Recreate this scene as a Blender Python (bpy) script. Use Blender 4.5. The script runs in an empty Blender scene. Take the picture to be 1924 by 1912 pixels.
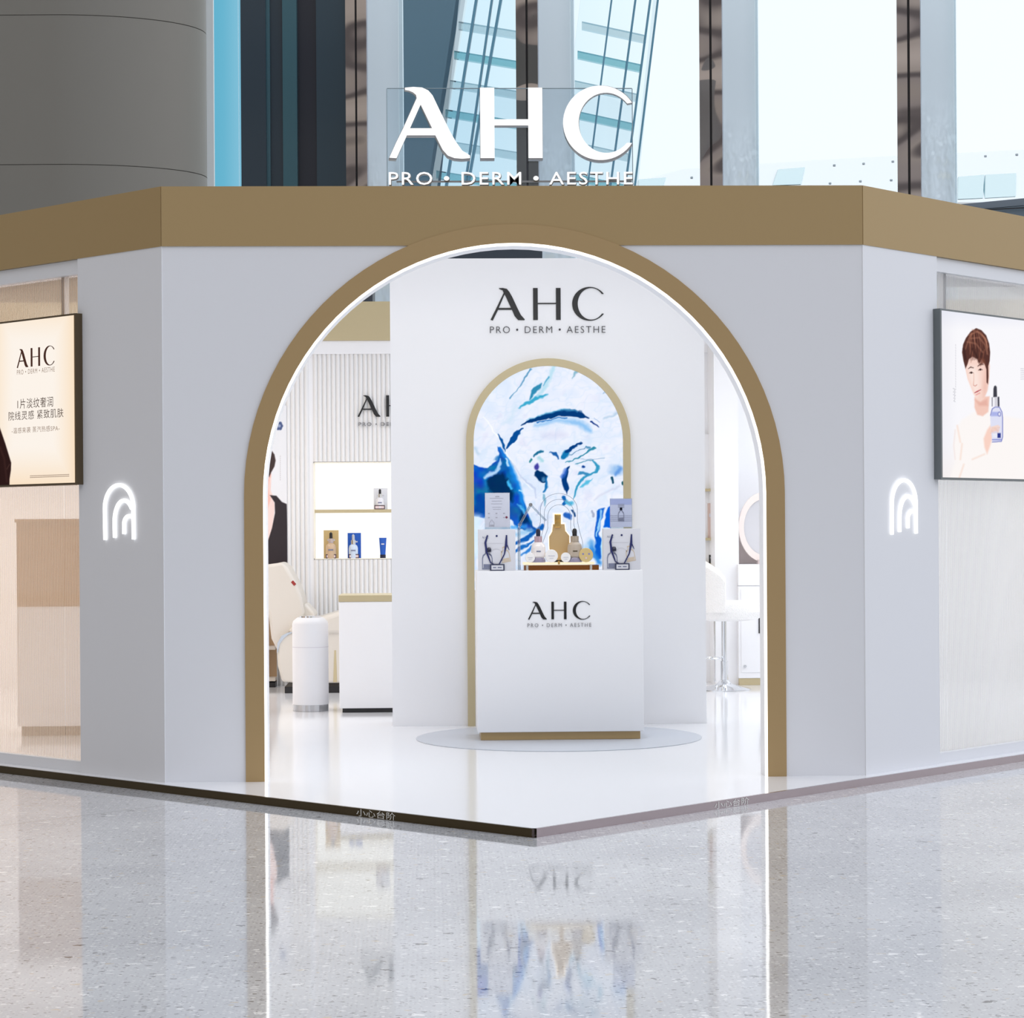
import bpy, bmesh, math, random
import numpy as np
from mathutils import Vector, Matrix
random.seed(4)
SC = bpy.context.scene
COL = SC.collection
R2 = 2 ** -.5

# ------------------------------------------------------------------ camera
F_PX, CX, CY, YAW, ROLL = 4165.78, 949.357, 996.377, .03249, -.00662
ORI = np.array([-.41025, -11.02544, 1.23654])
_c, _s = math.cos(YAW), math.sin(YAW)
_cr, _sr = math.cos(ROLL), math.sin(ROLL)
R0 = np.array([_c, -_s, 0.]); U0 = np.array([0, 0, 1.]); FW = np.array([_s, _c, 0.])
RC = _cr * R0 + _sr * U0; UC = -_sr * R0 + _cr * U0
cam_d = bpy.data.cameras.new('camera'); cam = bpy.data.objects.new('camera', cam_d); COL.objects.link(cam)
cam_d.sensor_fit = 'HORIZONTAL'; cam_d.sensor_width = 36
cam_d.lens = F_PX / 1924 * 36
cam_d.shift_x = (962 - CX) / 1924; cam_d.shift_y = (CY - 956) / 1924
cam_d.clip_end = 2000
mw = Matrix.Identity(4)
for i in range(3):
    mw[i][0] = RC[i]; mw[i][1] = UC[i]; mw[i][2] = -FW[i]; mw[i][3] = ORI[i]
cam.matrix_world = mw
SC.camera = cam

def ray(px, py): return FW + RC * (px - CX) / F_PX - UC * (py - CY) / F_PX
def atY(px, py, Y):
    d = ray(px, py); return ORI + d * ((Y - ORI[1]) / d[1])
def atZ(px, py, z=0.):
    d = ray(px, py); return ORI + d * ((z - ORI[2]) / d[2])
def atD(px, py, depth): return ORI + ray(px, py) * depth
def project(P):                                   # world points (n,3) -> photo pixels
    v = P - ORI; d = v @ FW
    return CX + F_PX * (v @ RC) / d, CY - F_PX * (v @ UC) / d
W = 1.745
def on_wall(px, py, side, out=0.):                # -> (t along the wall away from the facade, z)
    sg = -1 if side == 'L' else 1
    d = ray(px, py); w = W + out / R2
    t = (w - (sg * ORI[0] - ORI[1])) / (sg * d[0] - d[1]); p = ORI + d * t
    return p[1] / R2 + out, p[2]

# ------------------------------------------------------------------ world and exposure
def lin(c):
    c = np.array(c, float) / 255
    return np.where(c <= .04045, c / 12.92, ((c + .055) / 1.055) ** 2.4)
def L4(c): return (*[float(v) for v in lin(c)], 1.0)

wd = bpy.data.worlds.new('sky'); SC.world = wd; wd.use_nodes = True
nt = wd.node_tree; nt.nodes.clear()
def N(nt, t, **k):
    n = nt.nodes.new(t)
    for a, b in k.items(): setattr(n, a, b)
    return n
def math_(nt, op, a, b=None, clamp=False):
    n = N(nt, 'ShaderNodeMath', operation=op, use_clamp=clamp)
    for i, v in enumerate((a, b)):
        if v is None: continue
        if isinstance(v, (int, float)): n.inputs[i].default_value = v
        else: nt.links.new(v, n.inputs[i])
    return n.outputs[0]
def ramp(nt, fac, stops, interp='LINEAR'):
    r = N(nt, 'ShaderNodeValToRGB'); r.color_ramp.interpolation = interp
    e = r.color_ramp.elements
    while len(e) < len(stops): e.new(.5)
    for el, (p, c) in zip(e, stops): el.position = p; el.color = c
    nt.links.new(fac, r.inputs[0]); return r.outputs[0]
tc = N(nt, 'ShaderNodeTexCoord'); sp = N(nt, 'ShaderNodeSeparateXYZ'); nt.links.new(tc.outputs['Generated'], sp.inputs[0])
X, Y, Z = sp.outputs
az = math_(nt, 'DIVIDE', X, math_(nt, 'MAXIMUM', Y, .05))
az01 = math_(nt, 'ADD', math_(nt, 'MULTIPLY', az, 1.6), .5, True)
skyc = ramp(nt, az01, [(0, (.34, .34, .34, 1)), (.19, (.14, .38, .52, 1)), (.35, (.13, .45, .62, 1)), (.42, (.60, .84, .97, 1)), (.54, (.80, .95, 1.04, 1)), (.66, (1.0, 1.05, 1.08, 1)), (1, (1.05, 1.08, 1.1, 1))])
x01 = math_(nt, 'ADD', math_(nt, 'MULTIPLY', X, .5), .5, True)
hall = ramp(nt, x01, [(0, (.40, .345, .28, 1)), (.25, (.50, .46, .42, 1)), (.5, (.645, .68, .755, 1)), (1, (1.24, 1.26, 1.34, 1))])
# hall side: made-up dark and pale bands for the mirror mullions to reflect
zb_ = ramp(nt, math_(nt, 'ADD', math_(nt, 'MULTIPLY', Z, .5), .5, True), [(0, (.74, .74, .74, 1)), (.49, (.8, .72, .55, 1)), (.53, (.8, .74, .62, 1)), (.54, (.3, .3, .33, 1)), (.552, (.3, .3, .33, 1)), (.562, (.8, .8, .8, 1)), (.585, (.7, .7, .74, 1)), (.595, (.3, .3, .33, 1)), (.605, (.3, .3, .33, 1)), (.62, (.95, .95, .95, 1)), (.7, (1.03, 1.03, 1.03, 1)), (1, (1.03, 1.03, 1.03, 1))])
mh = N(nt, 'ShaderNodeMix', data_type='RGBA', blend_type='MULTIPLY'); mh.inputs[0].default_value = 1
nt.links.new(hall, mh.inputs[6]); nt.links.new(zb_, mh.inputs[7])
mx = N(nt, 'ShaderNodeMix', data_type='RGBA'); 
nt.links.new(math_(nt, 'ADD', math_(nt, 'MULTIPLY', Y, 3.), .0, True), mx.inputs[0])
nt.links.new(mh.outputs[2], mx.inputs[6]); nt.links.new(skyc, mx.inputs[7])
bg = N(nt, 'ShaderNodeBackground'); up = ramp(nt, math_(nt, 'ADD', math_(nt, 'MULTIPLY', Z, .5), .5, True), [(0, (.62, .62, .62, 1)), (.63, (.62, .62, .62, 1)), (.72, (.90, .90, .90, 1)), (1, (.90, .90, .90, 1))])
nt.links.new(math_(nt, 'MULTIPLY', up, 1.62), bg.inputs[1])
nt.links.new(mx.outputs[2], bg.inputs[0])
wo = N(nt, 'ShaderNodeOutputWorld'); nt.links.new(bg.outputs[0], wo.inputs[0])

SC.view_settings.view_transform = 'Standard'; SC.view_settings.look = 'None'
SC.view_settings.gamma = 1; SC.view_settings.use_curve_mapping = False
SC.view_settings.exposure = 0.0
SC.cycles.use_denoising = True
SC.cycles.max_bounces = 8; SC.cycles.transparent_max_bounces = 16
SC.cycles.sample_clamp_indirect = 6

def area(name, loc, size, power, color=(1, 1, 1), rot=(0, 0, 0)):
    l = bpy.data.lights.new(name, 'AREA'); l.shape = 'RECTANGLE'; l.size, l.size_y = size
    l.energy = power; l.color = color
    o = bpy.data.objects.new(name, l); COL.objects.link(o); o.location = loc; o.rotation_euler = rot
    return o
# unseen fill lamps added to brighten the booth inside, tucked behind the fascia

area('interior_fill', (0.0, .75, 2.84), (2.9, .35), 19, (1, .99, .97), (math.radians(24), 0, 0))
area('interior_fill', (-2.6, 3.2, 2.84), (1.6, 1.6), 14, (1, .98, .95))
area('interior_fill', (3.0, 3.4, 2.84), (1.6, 1.6), 15, (1, .99, .97))
area('interior_fill', (.33, 4.6, 2.84), (1.8, 1.4), 15, (1, .99, .97))
area('interior_fill', (-2.3, 5.3, 2.9), (1.2, .9), 6, (1, .98, .95))
area('interior_fill', (2.75, 5.4, 2.9), (1.2, .9), 6, (1, .98, .95))
area('interior_fill', (-4.4, 4.4, 2.84), (1.8, 1.8), 85, (1, .82, .66))
area('interior_fill', (4.6, 4.4, 2.84), (1.8, 1.8), 50, (.97, .99, 1))

# ------------------------------------------------------------------ materials
def principled(name, col, rough=.5, metal=0., **k):
    m = bpy.data.materials.new(name); m.use_nodes = True
    b = m.node_tree.nodes['Principled BSDF']
    b.inputs['Base Color'].default_value = L4(col)
    b.inputs['Roughness'].default_value = rough; b.inputs['Metallic'].default_value = metal
    for a, v in k.items():
        b.inputs[a.replace('_', ' ')].default_value = v
    return m
def bump(m, scale, strength, dist=.01, detail=3, stretch=(1, 1, 1), coord='Object'):
    nt = m.node_tree; b = nt.nodes['Principled BSDF']
    t = N(nt, 'ShaderNodeTexCoord'); mp = N(nt, 'ShaderNodeMapping'); mp.inputs['Scale'].default_value = stretch
    n = N(nt, 'ShaderNodeTexNoise'); n.inputs['Scale'].default_value = scale; n.inputs['Detail'].default_value = detail
    bp = N(nt, 'ShaderNodeBump'); bp.inputs['Strength'].default_value = strength; bp.inputs['Distance'].default_value = dist
    nt.links.new(t.outputs[coord], mp.inputs[0]); nt.links.new(mp.outputs[0], n.inputs['Vector'])
    nt.links.new(n.outputs['Fac'], bp.inputs['Height']); nt.links.new(bp.outputs[0], b.inputs['Normal'])
    return m
def emit(name, col, strength=1.):
    m = bpy.data.materials.new(name); m.use_nodes = True; nt = m.node_tree; nt.nodes.clear()
    e = N(nt, 'ShaderNodeEmission'); e.inputs[0].default_value = L4(col); e.inputs[1].default_value = strength
    o = N(nt, 'ShaderNodeOutputMaterial'); nt.links.new(e.outputs[0], o.inputs[0]); return m
def thin_glass(name, tint=(255, 255, 255), gloss=.12, rough=.0, edge=1.45, base=.0):
    m = bpy.data.materials.new(name); m.use_nodes = True; nt = m.node_tree; nt.nodes.clear()
    t = N(nt, 'ShaderNodeBsdfTransparent'); t.inputs[0].default_value = L4(tint)
    g = N(nt, 'ShaderNodeBsdfGlossy'); g.inputs['Roughness'].default_value = rough
    fr = N(nt, 'ShaderNodeFresnel'); fr.inputs[0].default_value = edge
    fac = math_(nt, 'ADD', math_(nt, 'MULTIPLY', fr.outputs[0], gloss / .12), base, True)
    mx = N(nt, 'ShaderNodeMixShader'); nt.links.new(fac, mx.inputs[0])
    nt.links.new(t.outputs[0], mx.inputs[1]); nt.links.new(g.outputs[0], mx.inputs[2])
    o = N(nt, 'ShaderNodeOutputMaterial'); nt.links.new(mx.outputs[0], o.inputs[0]); return m
def vcol_emit(name, strength=1.):
    m = bpy.data.materials.new(name); m.use_nodes = True; nt = m.node_tree; nt.nodes.clear()
    a = N(nt, 'ShaderNodeVertexColor'); a.layer_name = 'picture'
    e = N(nt, 'ShaderNodeEmission'); e.inputs[1].default_value = strength
    nt.links.new(a.outputs[0], e.inputs[0])
    o = N(nt, 'ShaderNodeOutputMaterial'); nt.links.new(e.outputs[0], o.inputs[0]); return m
def vcol_print(name, rough=.4):
    m = bpy.data.materials.new(name); m.use_nodes = True; nt = m.node_tree
    a = N(nt, 'ShaderNodeVertexColor'); a.layer_name = 'picture'
    b = nt.nodes['Principled BSDF']; b.inputs['Roughness'].default_value = rough
    nt.links.new(a.outputs[0], b.inputs['Base Color']); return m

m_white = bump(principled('white_lacquer', (226, 228, 233), .38), 1.2, .02, .01)
m_inner = principled('inner_white_lacquer', (242, 243, 246), .3)
m_gold = bump(principled('champagne_gold_paint', (168, 143, 100), .42, .2), 2.0, .03, .01)
m_ring = principled('bronze_gold_ring_paint', (172, 145, 102), .42, .2)
m_goldpale = principled('pale_gold_trim', (196, 182, 146), .4, .15)
m_goldmetal = principled('polished_gold', (226, 184, 112), .16, 1)
m_led = emit('led_strip', (255, 253, 248), 2.2)
m_neon = emit('neon_white', (255, 255, 255), 1.9)
m_signface = emit('sign_face', (255, 255, 255), 1.12)
m_signside = principled('sign_return', (150, 150, 152), .35, .5)
m_acryl = thin_glass('clear_acrylic', (246, 250, 252), .12)
m_acryl2 = thin_glass('acrylic_rim', (226, 234, 240), .2, .05, 1.5, .10)
m_pane = thin_glass('window_pane', (251, 254, 255), .04)
m_black = principled('black_letter', (18, 18, 20), .4)
m_greydark = principled('dark_grey_letter', (66, 66, 70), .5)
m_greyletter = principled('grey_letter', (120, 120, 124), .5)
m_chrome = principled('chrome', (225, 228, 232), .08, 1)
m_darkframe = principled('bronze_frame', (92, 78, 58), .4, .4)
m_greyframe = principled('grey_frame', (110, 116, 118), .4, .3)
m_floorin = principled('glossy_white_floor', (236, 238, 243), .1)
m_disc = principled('grey_floor_disc', (192, 198, 208), .35)
m_cream = bump(principled('cream_leather', (212, 206, 197), .5), 30, .15, .004)
m_dark = principled('dark_plastic', (26, 24, 26), .4)
m_navy = principled('navy_ribbon', (28, 36, 96), .5)
m_plush = bump(principled('white_plush', (244, 243, 242), .9), 120, .8, .01)
m_blue = principled('royal_blue_print', (24, 88, 186), .3)
m_bluedark = principled('navy_cap', (26, 30, 58), .3)
m_tan = principled('tan_panel', (196, 164, 128), .5)
m_wood = bump(principled('brown_wood_panel', (150, 104, 62), .5), 6, .1, .01)
m_slate = principled('slate_edge', (108, 120, 132), .5)
m_flute = principled('fluted_panel_paint', (234, 234, 234), .45)
m_nichegl = emit('niche_back', (255, 253, 246), 1.12)
m_niche = principled('niche_side', (250, 246, 232), .5)

# mirror-polished mullion and step metals
m_mirror = bump(principled('polished_steel', (206, 202, 206), .03, 1), 1.0, 1.0, .16, 1, (.5, .5, .62))
m_sky_side = bump(principled('rippled_sky_steel', (232, 247, 255), .12, .22), 2.0, .8, .08, 3, (1.2, 1.2, .5))  # reflected sky put into the pale blue base colour
_n = m_sky_side.node_tree; _g = N(_n, 'ShaderNodeNewGeometry'); _x = N(_n, 'ShaderNodeSeparateXYZ'); _n.links.new(_g.outputs['Position'], _x.inputs[0])
_b = [q for q in _n.nodes if q.type == 'BUMP'][0]
_n.links.new(math_(_n, 'MULTIPLY', math_(_n, 'MULTIPLY', math_(_n, 'SUBTRACT', 7.6, _x.outputs[2]), 1.2, True), .98), _b.inputs['Strength'])
m_gasket = principled('black_gasket', (20, 20, 24), .5)
m_riser = principled('bronze_edge_lit', (176, 164, 168), .22, 1)  # right step strip, its brighter reflection put into the colour

# brushed grey cladding of the hall column
m_col = bump(principled('column_cladding', (124, 122, 116), .42, .3), 3.0, .06, .02)

# terrazzo
def terrazzo():
    m = bpy.data.materials.new('terrazzo'); m.use_nodes = True; nt = m.node_tree
    b = nt.nodes['Principled BSDF']
    g = N(nt, 'ShaderNodeNewGeometry')
    base = N(nt, 'ShaderNodeRGB').outputs[0]; base.default_value = L4((186, 186, 188))
    cl = N(nt, 'ShaderNodeTexNoise'); cl.inputs['Scale'].default_value = 1.4; nt.links.new(g.outputs['Position'], cl.inputs['Vector'])
    cur = ramp(nt, cl.outputs['Fac'], [(.3, L4((182, 184, 189))), (.7, L4((202, 204, 208)))])
    for sc, th, pick, colr in ((15, .22, .12, (236, 237, 238)), (13, .17, .09, (106, 106, 108)), (34, .30, .26, (228, 229, 231)),
                               (40, .30, .22, (132, 132, 134)), (80, .36, .35, (222, 223, 225)), (95, .36, .30, (146, 146, 148)), (24, .24, .08, (196, 186, 170))):
        wv = N(nt, 'ShaderNodeTexNoise'); wv.inputs['Scale'].default_value = sc * 1.6
        nt.links.new(g.outputs['Position'], wv.inputs['Vector'])
        ad = N(nt, 'ShaderNodeVectorMath', operation='MULTIPLY_ADD'); ad.inputs[1].default_value = (.8 / sc,) * 3
        nt.links.new(wv.outputs['Color'], ad.inputs[0]); nt.links.new(g.outputs['Position'], ad.inputs[2])
        mp = N(nt, 'ShaderNodeMapping'); mp.inputs['Location'].default_value = (sc * .37, sc * .11, 0); mp.inputs['Scale'].default_value = (.8, 1.25, 1)
        nt.links.new(ad.outputs[0], mp.inputs[0])
        v = N(nt, 'ShaderNodeTexVoronoi'); v.voronoi_dimensions = '2D'; v.inputs['Scale'].default_value = sc
        nt.links.new(mp.outputs[0], v.inputs['Vector'])
        s2 = N(nt, 'ShaderNodeSeparateColor'); nt.links.new(v.outputs['Color'], s2.inputs[0])
        size = math_(nt, 'MULTIPLY', s2.outputs[1], th)
        inside = math_(nt, 'LESS_THAN', v.outputs['Distance'], size)
        pk = math_(nt, 'LESS_THAN', s2.outputs[0], pick)
        fac = math_(nt, 'MULTIPLY', inside, pk)
        mx = N(nt, 'ShaderNodeMix', data_type='RGBA'); nt.links.new(fac, mx.inputs[0]); nt.links.new(cur, mx.inputs[6]); mx.inputs[7].default_value = L4(colr)
        cur = mx.outputs[2]
    # one cut joint
    a, c = atZ(0, 1551, -.036), atZ(357, 1507, -.036)
    d = (c - a)[:2]; n = np.array([-d[1], d[0]]) / np.hypot(*d); off = float(a[:2] @ n)
    s3 = N(nt, 'ShaderNodeSeparateXYZ'); nt.links.new(g.outputs['Position'], s3.inputs[0])
    dd = math_(nt, 'ADD', math_(nt, 'MULTIPLY', s3.outputs[0], float(n[0])), math_(nt, 'MULTIPLY', s3.outputs[1], float(n[1])))
    jf = math_(nt, 'LESS_THAN', math_(nt, 'ABSOLUTE', math_(nt, 'SUBTRACT', dd, off)), .004)
    mx = N(nt, 'ShaderNodeMix', data_type='RGBA'); nt.links.new(jf, mx.inputs[0]); nt.links.new(cur, mx.inputs[6]); mx.inputs[7].default_value = L4((140, 140, 140))
    nt.links.new(mx.outputs[2], b.inputs['Base Color'])
    b.inputs['Roughness'].default_value = .045; b.inputs['IOR'].default_value = 1.65
    nz = N(nt, 'ShaderNodeTexNoise'); nz.inputs['Scale'].default_value = 2.2; nz.inputs['Detail'].default_value = 1
    nt.links.new(g.outputs['Position'], nz.inputs['Vector'])
    bp = N(nt, 'ShaderNodeBump'); bp.inputs['Strength'].default_value = .06; bp.inputs['Distance'].default_value = .01
    nt.links.new(nz.outputs['Fac'], bp.inputs['Height']); nt.links.new(bp.outputs[0], b.inputs['Normal'])
    return m
m_terrazzo = terrazzo()

def reeded(name, tint, trans):
    m = bpy.data.materials.new(name); m.use_nodes = True; nt = m.node_tree; nt.nodes.clear()
    tr = N(nt, 'ShaderNodeBsdfTransparent'); tr.inputs[0].default_value = L4((250, 250, 250))
    tl = N(nt, 'ShaderNodeBsdfTranslucent'); tl.inputs[0].default_value = L4(tint)
    df = N(nt, 'ShaderNodeBsdfDiffuse'); df.inputs[0].default_value = L4(tint)
    gl = N(nt, 'ShaderNodeBsdfGlossy'); gl.inputs['Roughness'].default_value = .12
    def mix(f, a, b):
        s = N(nt, 'ShaderNodeMixShader'); s.inputs[0].default_value = f
        nt.links.new(a, s.inputs[1]); nt.links.new(b, s.inputs[2]); return s.outputs[0]
    body = mix(.55, df.outputs[0], tl.outputs[0]); body = mix(trans, body, tr.outputs[0])
    fr = N(nt, 'ShaderNodeFresnel'); fr.inputs[0].default_value = 1.45
    s = N(nt, 'ShaderNodeMixShader'); nt.links.new(fr.outputs[0], s.inputs[0]); nt.links.new(body, s.inputs[1]); nt.links.new(gl.outputs[0], s.inputs[2])
    o = N(nt, 'ShaderNodeOutputMaterial'); nt.links.new(s.outputs[0], o.inputs[0]); return m
m_reed = reeded('reeded_glass', (246, 242, 238), .3)
m_reedL = reeded('reeded_glass_warm', (252, 224, 194), .42)  # warm light from inside is partly put into this tint
m_grooveL = reeded('reed_groove_warm', (150, 98, 56), .35)  # darkness between the ribs put into the colour, both sides
m_grooveR = reeded('reed_groove_cool', (170, 180, 194), .35)

# ------------------------------------------------------------------ object helpers
def link(name, me, mat=None, parent=None):
    o = bpy.data.objects.new(name, me); COL.objects.link(o)
    if mat is not None:
        for mm in (mat if isinstance(mat, (list, tuple)) else [mat]): me.materials.append(mm)
    if parent is not None: o.parent = parent
    return o
def tag(o, label, cat, group=None, kind=None):
    if label: o['label'] = label
    if cat: o['category'] = cat
    if group: o['group'] = group
    if kind: o['kind'] = kind
    return o
def struct(o, label=None):
    o['kind'] = 'structure'
    if label: o['label'] = label
    return o
def empty(name, loc=(0, 0, 0), rz=0):
    o = bpy.data.objects.new(name, None); COL.objects.link(o); o.location = loc; o.rotation_euler = (0, 0, rz); o.empty_display_size = .05
    return o
def shade(me, ang=35):
    for p in me.polygons: p.use_smooth = True
    me.set_sharp_from_angle(angle=math.radians(ang)) if hasattr(me, 'set_sharp_from_angle') else None
class MB:
    """collects shapes into one mesh"""
    def __init__(s): s.bm = bmesh.new()
    def box(s, x0, x1, y0, y1, z0, z1, bev=0, M=None):
        r = bmesh.ops.create_cube(s.bm, size=1)
        vs = r['verts']
        for v in vs:
            v.co = Vector(((x0 + x1) / 2 + v.co.x * (x1 - x0), (y0 + y1) / 2 + v.co.y * (y1 - y0), (z0 + z1) / 2 + v.co.z * (z1 - z0)))
        if bev:
            es = {e for v in vs for e in v.link_edges}
            r = bmesh.ops.bevel(s.bm, geom=list(es), offset=bev, segments=3, profile=.5, affect='EDGES')
            vs = {v for f in r['faces'] for v in f.verts} | {v for v in vs if v.is_valid}
        if M is not None: bmesh.ops.transform(s.bm, matrix=M, verts=list(vs))
        return s
    def lathe(s, prof, seg=32, M=None, cx=0, cy=0):
        rings = []
        for r, z in prof:
            rings.append([s.bm.verts.new((cx + r * math.cos(2 * math.pi * k / seg), cy + r * math.sin(2 * math.pi * k / seg), z)) for k in range(seg)] if r > 1e-6 else [s.bm.verts.new((cx, cy, z))])
        for a, b in zip(rings, rings[1:]):
            for k in range(seg):
                k2 = (k + 1) % seg
                va = [a[k], a[k2]] if len(a) > 1 else [a[0]]
                vb = [b[k2], b[k]] if len(b) > 1 else [b[0]]
                if len(va + vb) >= 3: s.bm.faces.new(va + vb)
        if M is not None: bmesh.ops.transform(s.bm, matrix=M, verts=[v for r in rings for v in r])
        return s
    def prism(s, pts, y0, y1, holes=()):
        """outline in x,z extruded in y; with holes via triangle fill"""
        es = []
        for loop in [pts, *holes]:
            vs = [s.bm.verts.new((x, y0, z)) for x, z in loop]
            es += [s.bm.edges.new((vs[i], vs[(i + 1) % len(vs)])) for i in range(len(vs))]
        r = bmesh.ops.triangle_fill(s.bm, use_beauty=True, use_dissolve=False, edges=es)
        fs = [g for g in r['geom'] if isinstance(g, bmesh.types.BMFace)]
        if abs(y1 - y0) > 1e-9:
            e = bmesh.ops.extrude_face_region(s.bm, geom=fs)
            bmesh.ops.translate(s.bm, vec=(0, y1 - y0, 0), verts=[g for g in e['geom'] if isinstance(g, bmesh.types.BMVert)])
        return s
    def ribbon(s, pts, w, y0, y1):
        """polyline ribbon in x,z of width w (float or list) extruded y0..y1"""
        n = len(pts); P = [Vector(p) for p in pts]; lft, rgt = [], []
        for i in range(n):
            d = (P[min(i + 1, n - 1)] - P[max(i - 1, 0)]).normalized(); nn = Vector((-d.y, d.x)) * ((w[i] if isinstance(w, (list, tuple)) else w) / 2)
            lft.append(P[i] + nn); rgt.append(P[i] - nn)
        q = []
        for i in range(n):
            q.append([s.bm.verts.new((a.x, y, a.y)) for a, y in ((lft[i], y0), (rgt[i], y0), (rgt[i], y1), (lft[i], y1))])
        for a, b in zip(q, q[1:]):
            for k in range(4): s.bm.faces.new((a[k], a[(k + 1) % 4], b[(k + 1) % 4], b[k]))
        s.bm.faces.new(q[0]); s.bm.faces.new(q[-1][::-1]); return s
    def tube(s, pts, r, seg=10):
        P = [Vector(p) for p in pts]; rings = []; n = len(P); prev = None
        for i in range(n):
            d = (P[min(i + 1, n - 1)] - P[max(i - 1, 0)]).normalized()
            a = prev if prev is not None else (Vector((0, 0, 1)) if abs(d.z) < .9 else Vector((1, 0, 0)))
            u = (a - d * a.dot(d)).normalized(); v = d.cross(u); prev = u
            rr = r[i] if isinstance(r, (list, tuple)) else r
            rings.append([s.bm.verts.new(P[i] + (u * math.cos(2 * math.pi * k / seg) + v * math.sin(2 * math.pi * k / seg)) * rr) for k in range(seg)])
        for a, b in zip(rings, rings[1:]):
            for k in range(seg): s.bm.faces.new((a[k], a[(k + 1) % seg], b[(k + 1) % seg], b[k]))
        s.bm.faces.new(rings[0][::-1]); s.bm.faces.new(rings[-1]); return s
    def build(s, name, mat, parent=None, smooth=False, ang=35, M=None):
        bmesh.ops.recalc_face_normals(s.bm, faces=s.bm.faces)
        me = bpy.data.meshes.new(name)
        if M is not None: s.bm.transform(M)
        s.bm.to_mesh(me); s.bm.free()
        if smooth: shade(me, ang)
        return link(name, me, mat, parent)

def text_mesh(txt, width=None, height=None, depth=0., spacing=1., align='CENTER', weight=0.):
    cu = bpy.data.curves.new('text', 'FONT'); cu.body = txt; cu.align_x = align; cu.space_character = spacing; cu.extrude = 0; cu.offset = weight; cu.resolution_u = 3
    o = bpy.data.objects.new('text', cu); COL.objects.link(o); bpy.context.view_layer.update()
    me = bpy.data.meshes.new_from_object(o.evaluated_get(bpy.context.evaluated_depsgraph_get()))
    bpy.data.objects.remove(o); bpy.data.curves.remove(cu)
    co = np.array([v.co[:] for v in me.vertices]); mn, mxx = co.min(0), co.max(0)
    sx = width / (mxx[0] - mn[0]) if width else None; sy = height / (mxx[1] - mn[1]) if height else None
    sx = sx or sy; sy = sy or sx
    for v in me.vertices:
        x, y = (v.co.x - (mn[0] + mxx[0]) / 2) * sx, (v.co.y - mn[1]) * sy
        v.co = (x, 0, y)
    if depth:
        bm = bmesh.new(); bm.from_mesh(me)
        e = bmesh.ops.extrude_face_region(bm, geom=bm.faces[:])
        bmesh.ops.translate(bm, vec=(0, depth, 0), verts=[g for g in e['geom'] if isinstance(g, bmesh.types.BMVert)])
        bmesh.ops.recalc_face_normals(bm, faces=bm.faces); bm.to_mesh(me); bm.free()
    return me
def text(name, txt, loc, mat, parent=None, rz=0, **k):
    me = text_mesh(txt, **k); o = link(name, me, mat, parent); o.location = loc; o.rotation_euler = (0, 0, rz); return o

def arc(cx, cz, rx, rz, a0, a1, n=28):
    return [(cx + rx * math.cos(math.radians(a0 + (a1 - a0) * i / n)), cz + rz * math.sin(math.radians(a0 + (a1 - a0) * i / n))) for i in range(n + 1)]
def glyph_A(fine):
    if not fine:
        T = [(275, 122), (330, 117), (385, 121), (425, 140), (452, 172), (500, 275), (560, 400), (598, 470), (640, 530), (690, 562), (690, 578), (640, 582), (590, 578), (548, 562), (515, 525), (490, 475), (468, 430), (285, 430), (218, 578), (172, 575), (215, 480), (262, 385), (350, 190), (346, 168), (325, 150), (300, 140), (276, 136)]
        Hh = [(375, 230), (448, 385), (305, 385)]
        return [((x - 172) / 456, (578 - y) / 456) for x, y in T], [[((x - 172) / 456, (578 - y) / 456) for x, y in Hh]]
    T = [(715, 258), (735, 257), (757, 262), (770, 278), (785, 305), (815, 370), (830, 400), (850, 422), (848, 427), (815, 426), (797, 405), (783, 372), (710, 372), (682, 428), (670, 424), (700, 365), (740, 283), (735, 270), (717, 262)]
    Hh = [(745, 290), (778, 362), (714, 362)]
    return [((x - 670) / 168, (426 - y) / 168) for x, y in T], [[((x - 670) / 168, (426 - y) / 168) for x, y in Hh]]
def glyph_H(fine):
    st, bh, w, b0 = (.145, .04, .862, .495) if fine else (.20, .085, .877, .465)
    b1 = b0 + bh
    return [(0, 0), (st, 0), (st, b0), (w - st, b0), (w - st, 0), (w, 0), (w, 1), (w - st, 1), (w - st, b1), (st, b1), (st, 1), (0, 1)], []
def glyph_C(fine):
    if fine: o = arc(.55, .5, .55, .53, 36, 324, 44); i = arc(.60, .5, .42, .495, -40, 40, 2); inn = arc(.60, .5, .425, .495, 322, 38, 40)
    else: o = arc(.53, .5, .53, .53, 33, 327, 44); inn = arc(.61, .5, .39, .43, 318, 40, 40)
    return o + inn, []
def logo_AHC(fine, hgt, y0, y1):
    """list of meshes-builders; origin at the baseline's middle"""
    offs = (0, 1.337, 2.56) if fine else (0, 1.283, 2.452)
    tot = 3.58 if fine else 3.465
    mb = MB()
    for off, g in zip(offs, (glyph_A(fine), glyph_H(fine), glyph_C(fine))):
        mb.prism([((x + off - tot / 2) * hgt, z * hgt) for x, z in g[0]], y0, y1, [[((x + off - tot / 2) * hgt, z * hgt) for x, z in h] for h in g[1]])
    return mb
def logo_width(fine): return 3.58 if fine else 3.465

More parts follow.
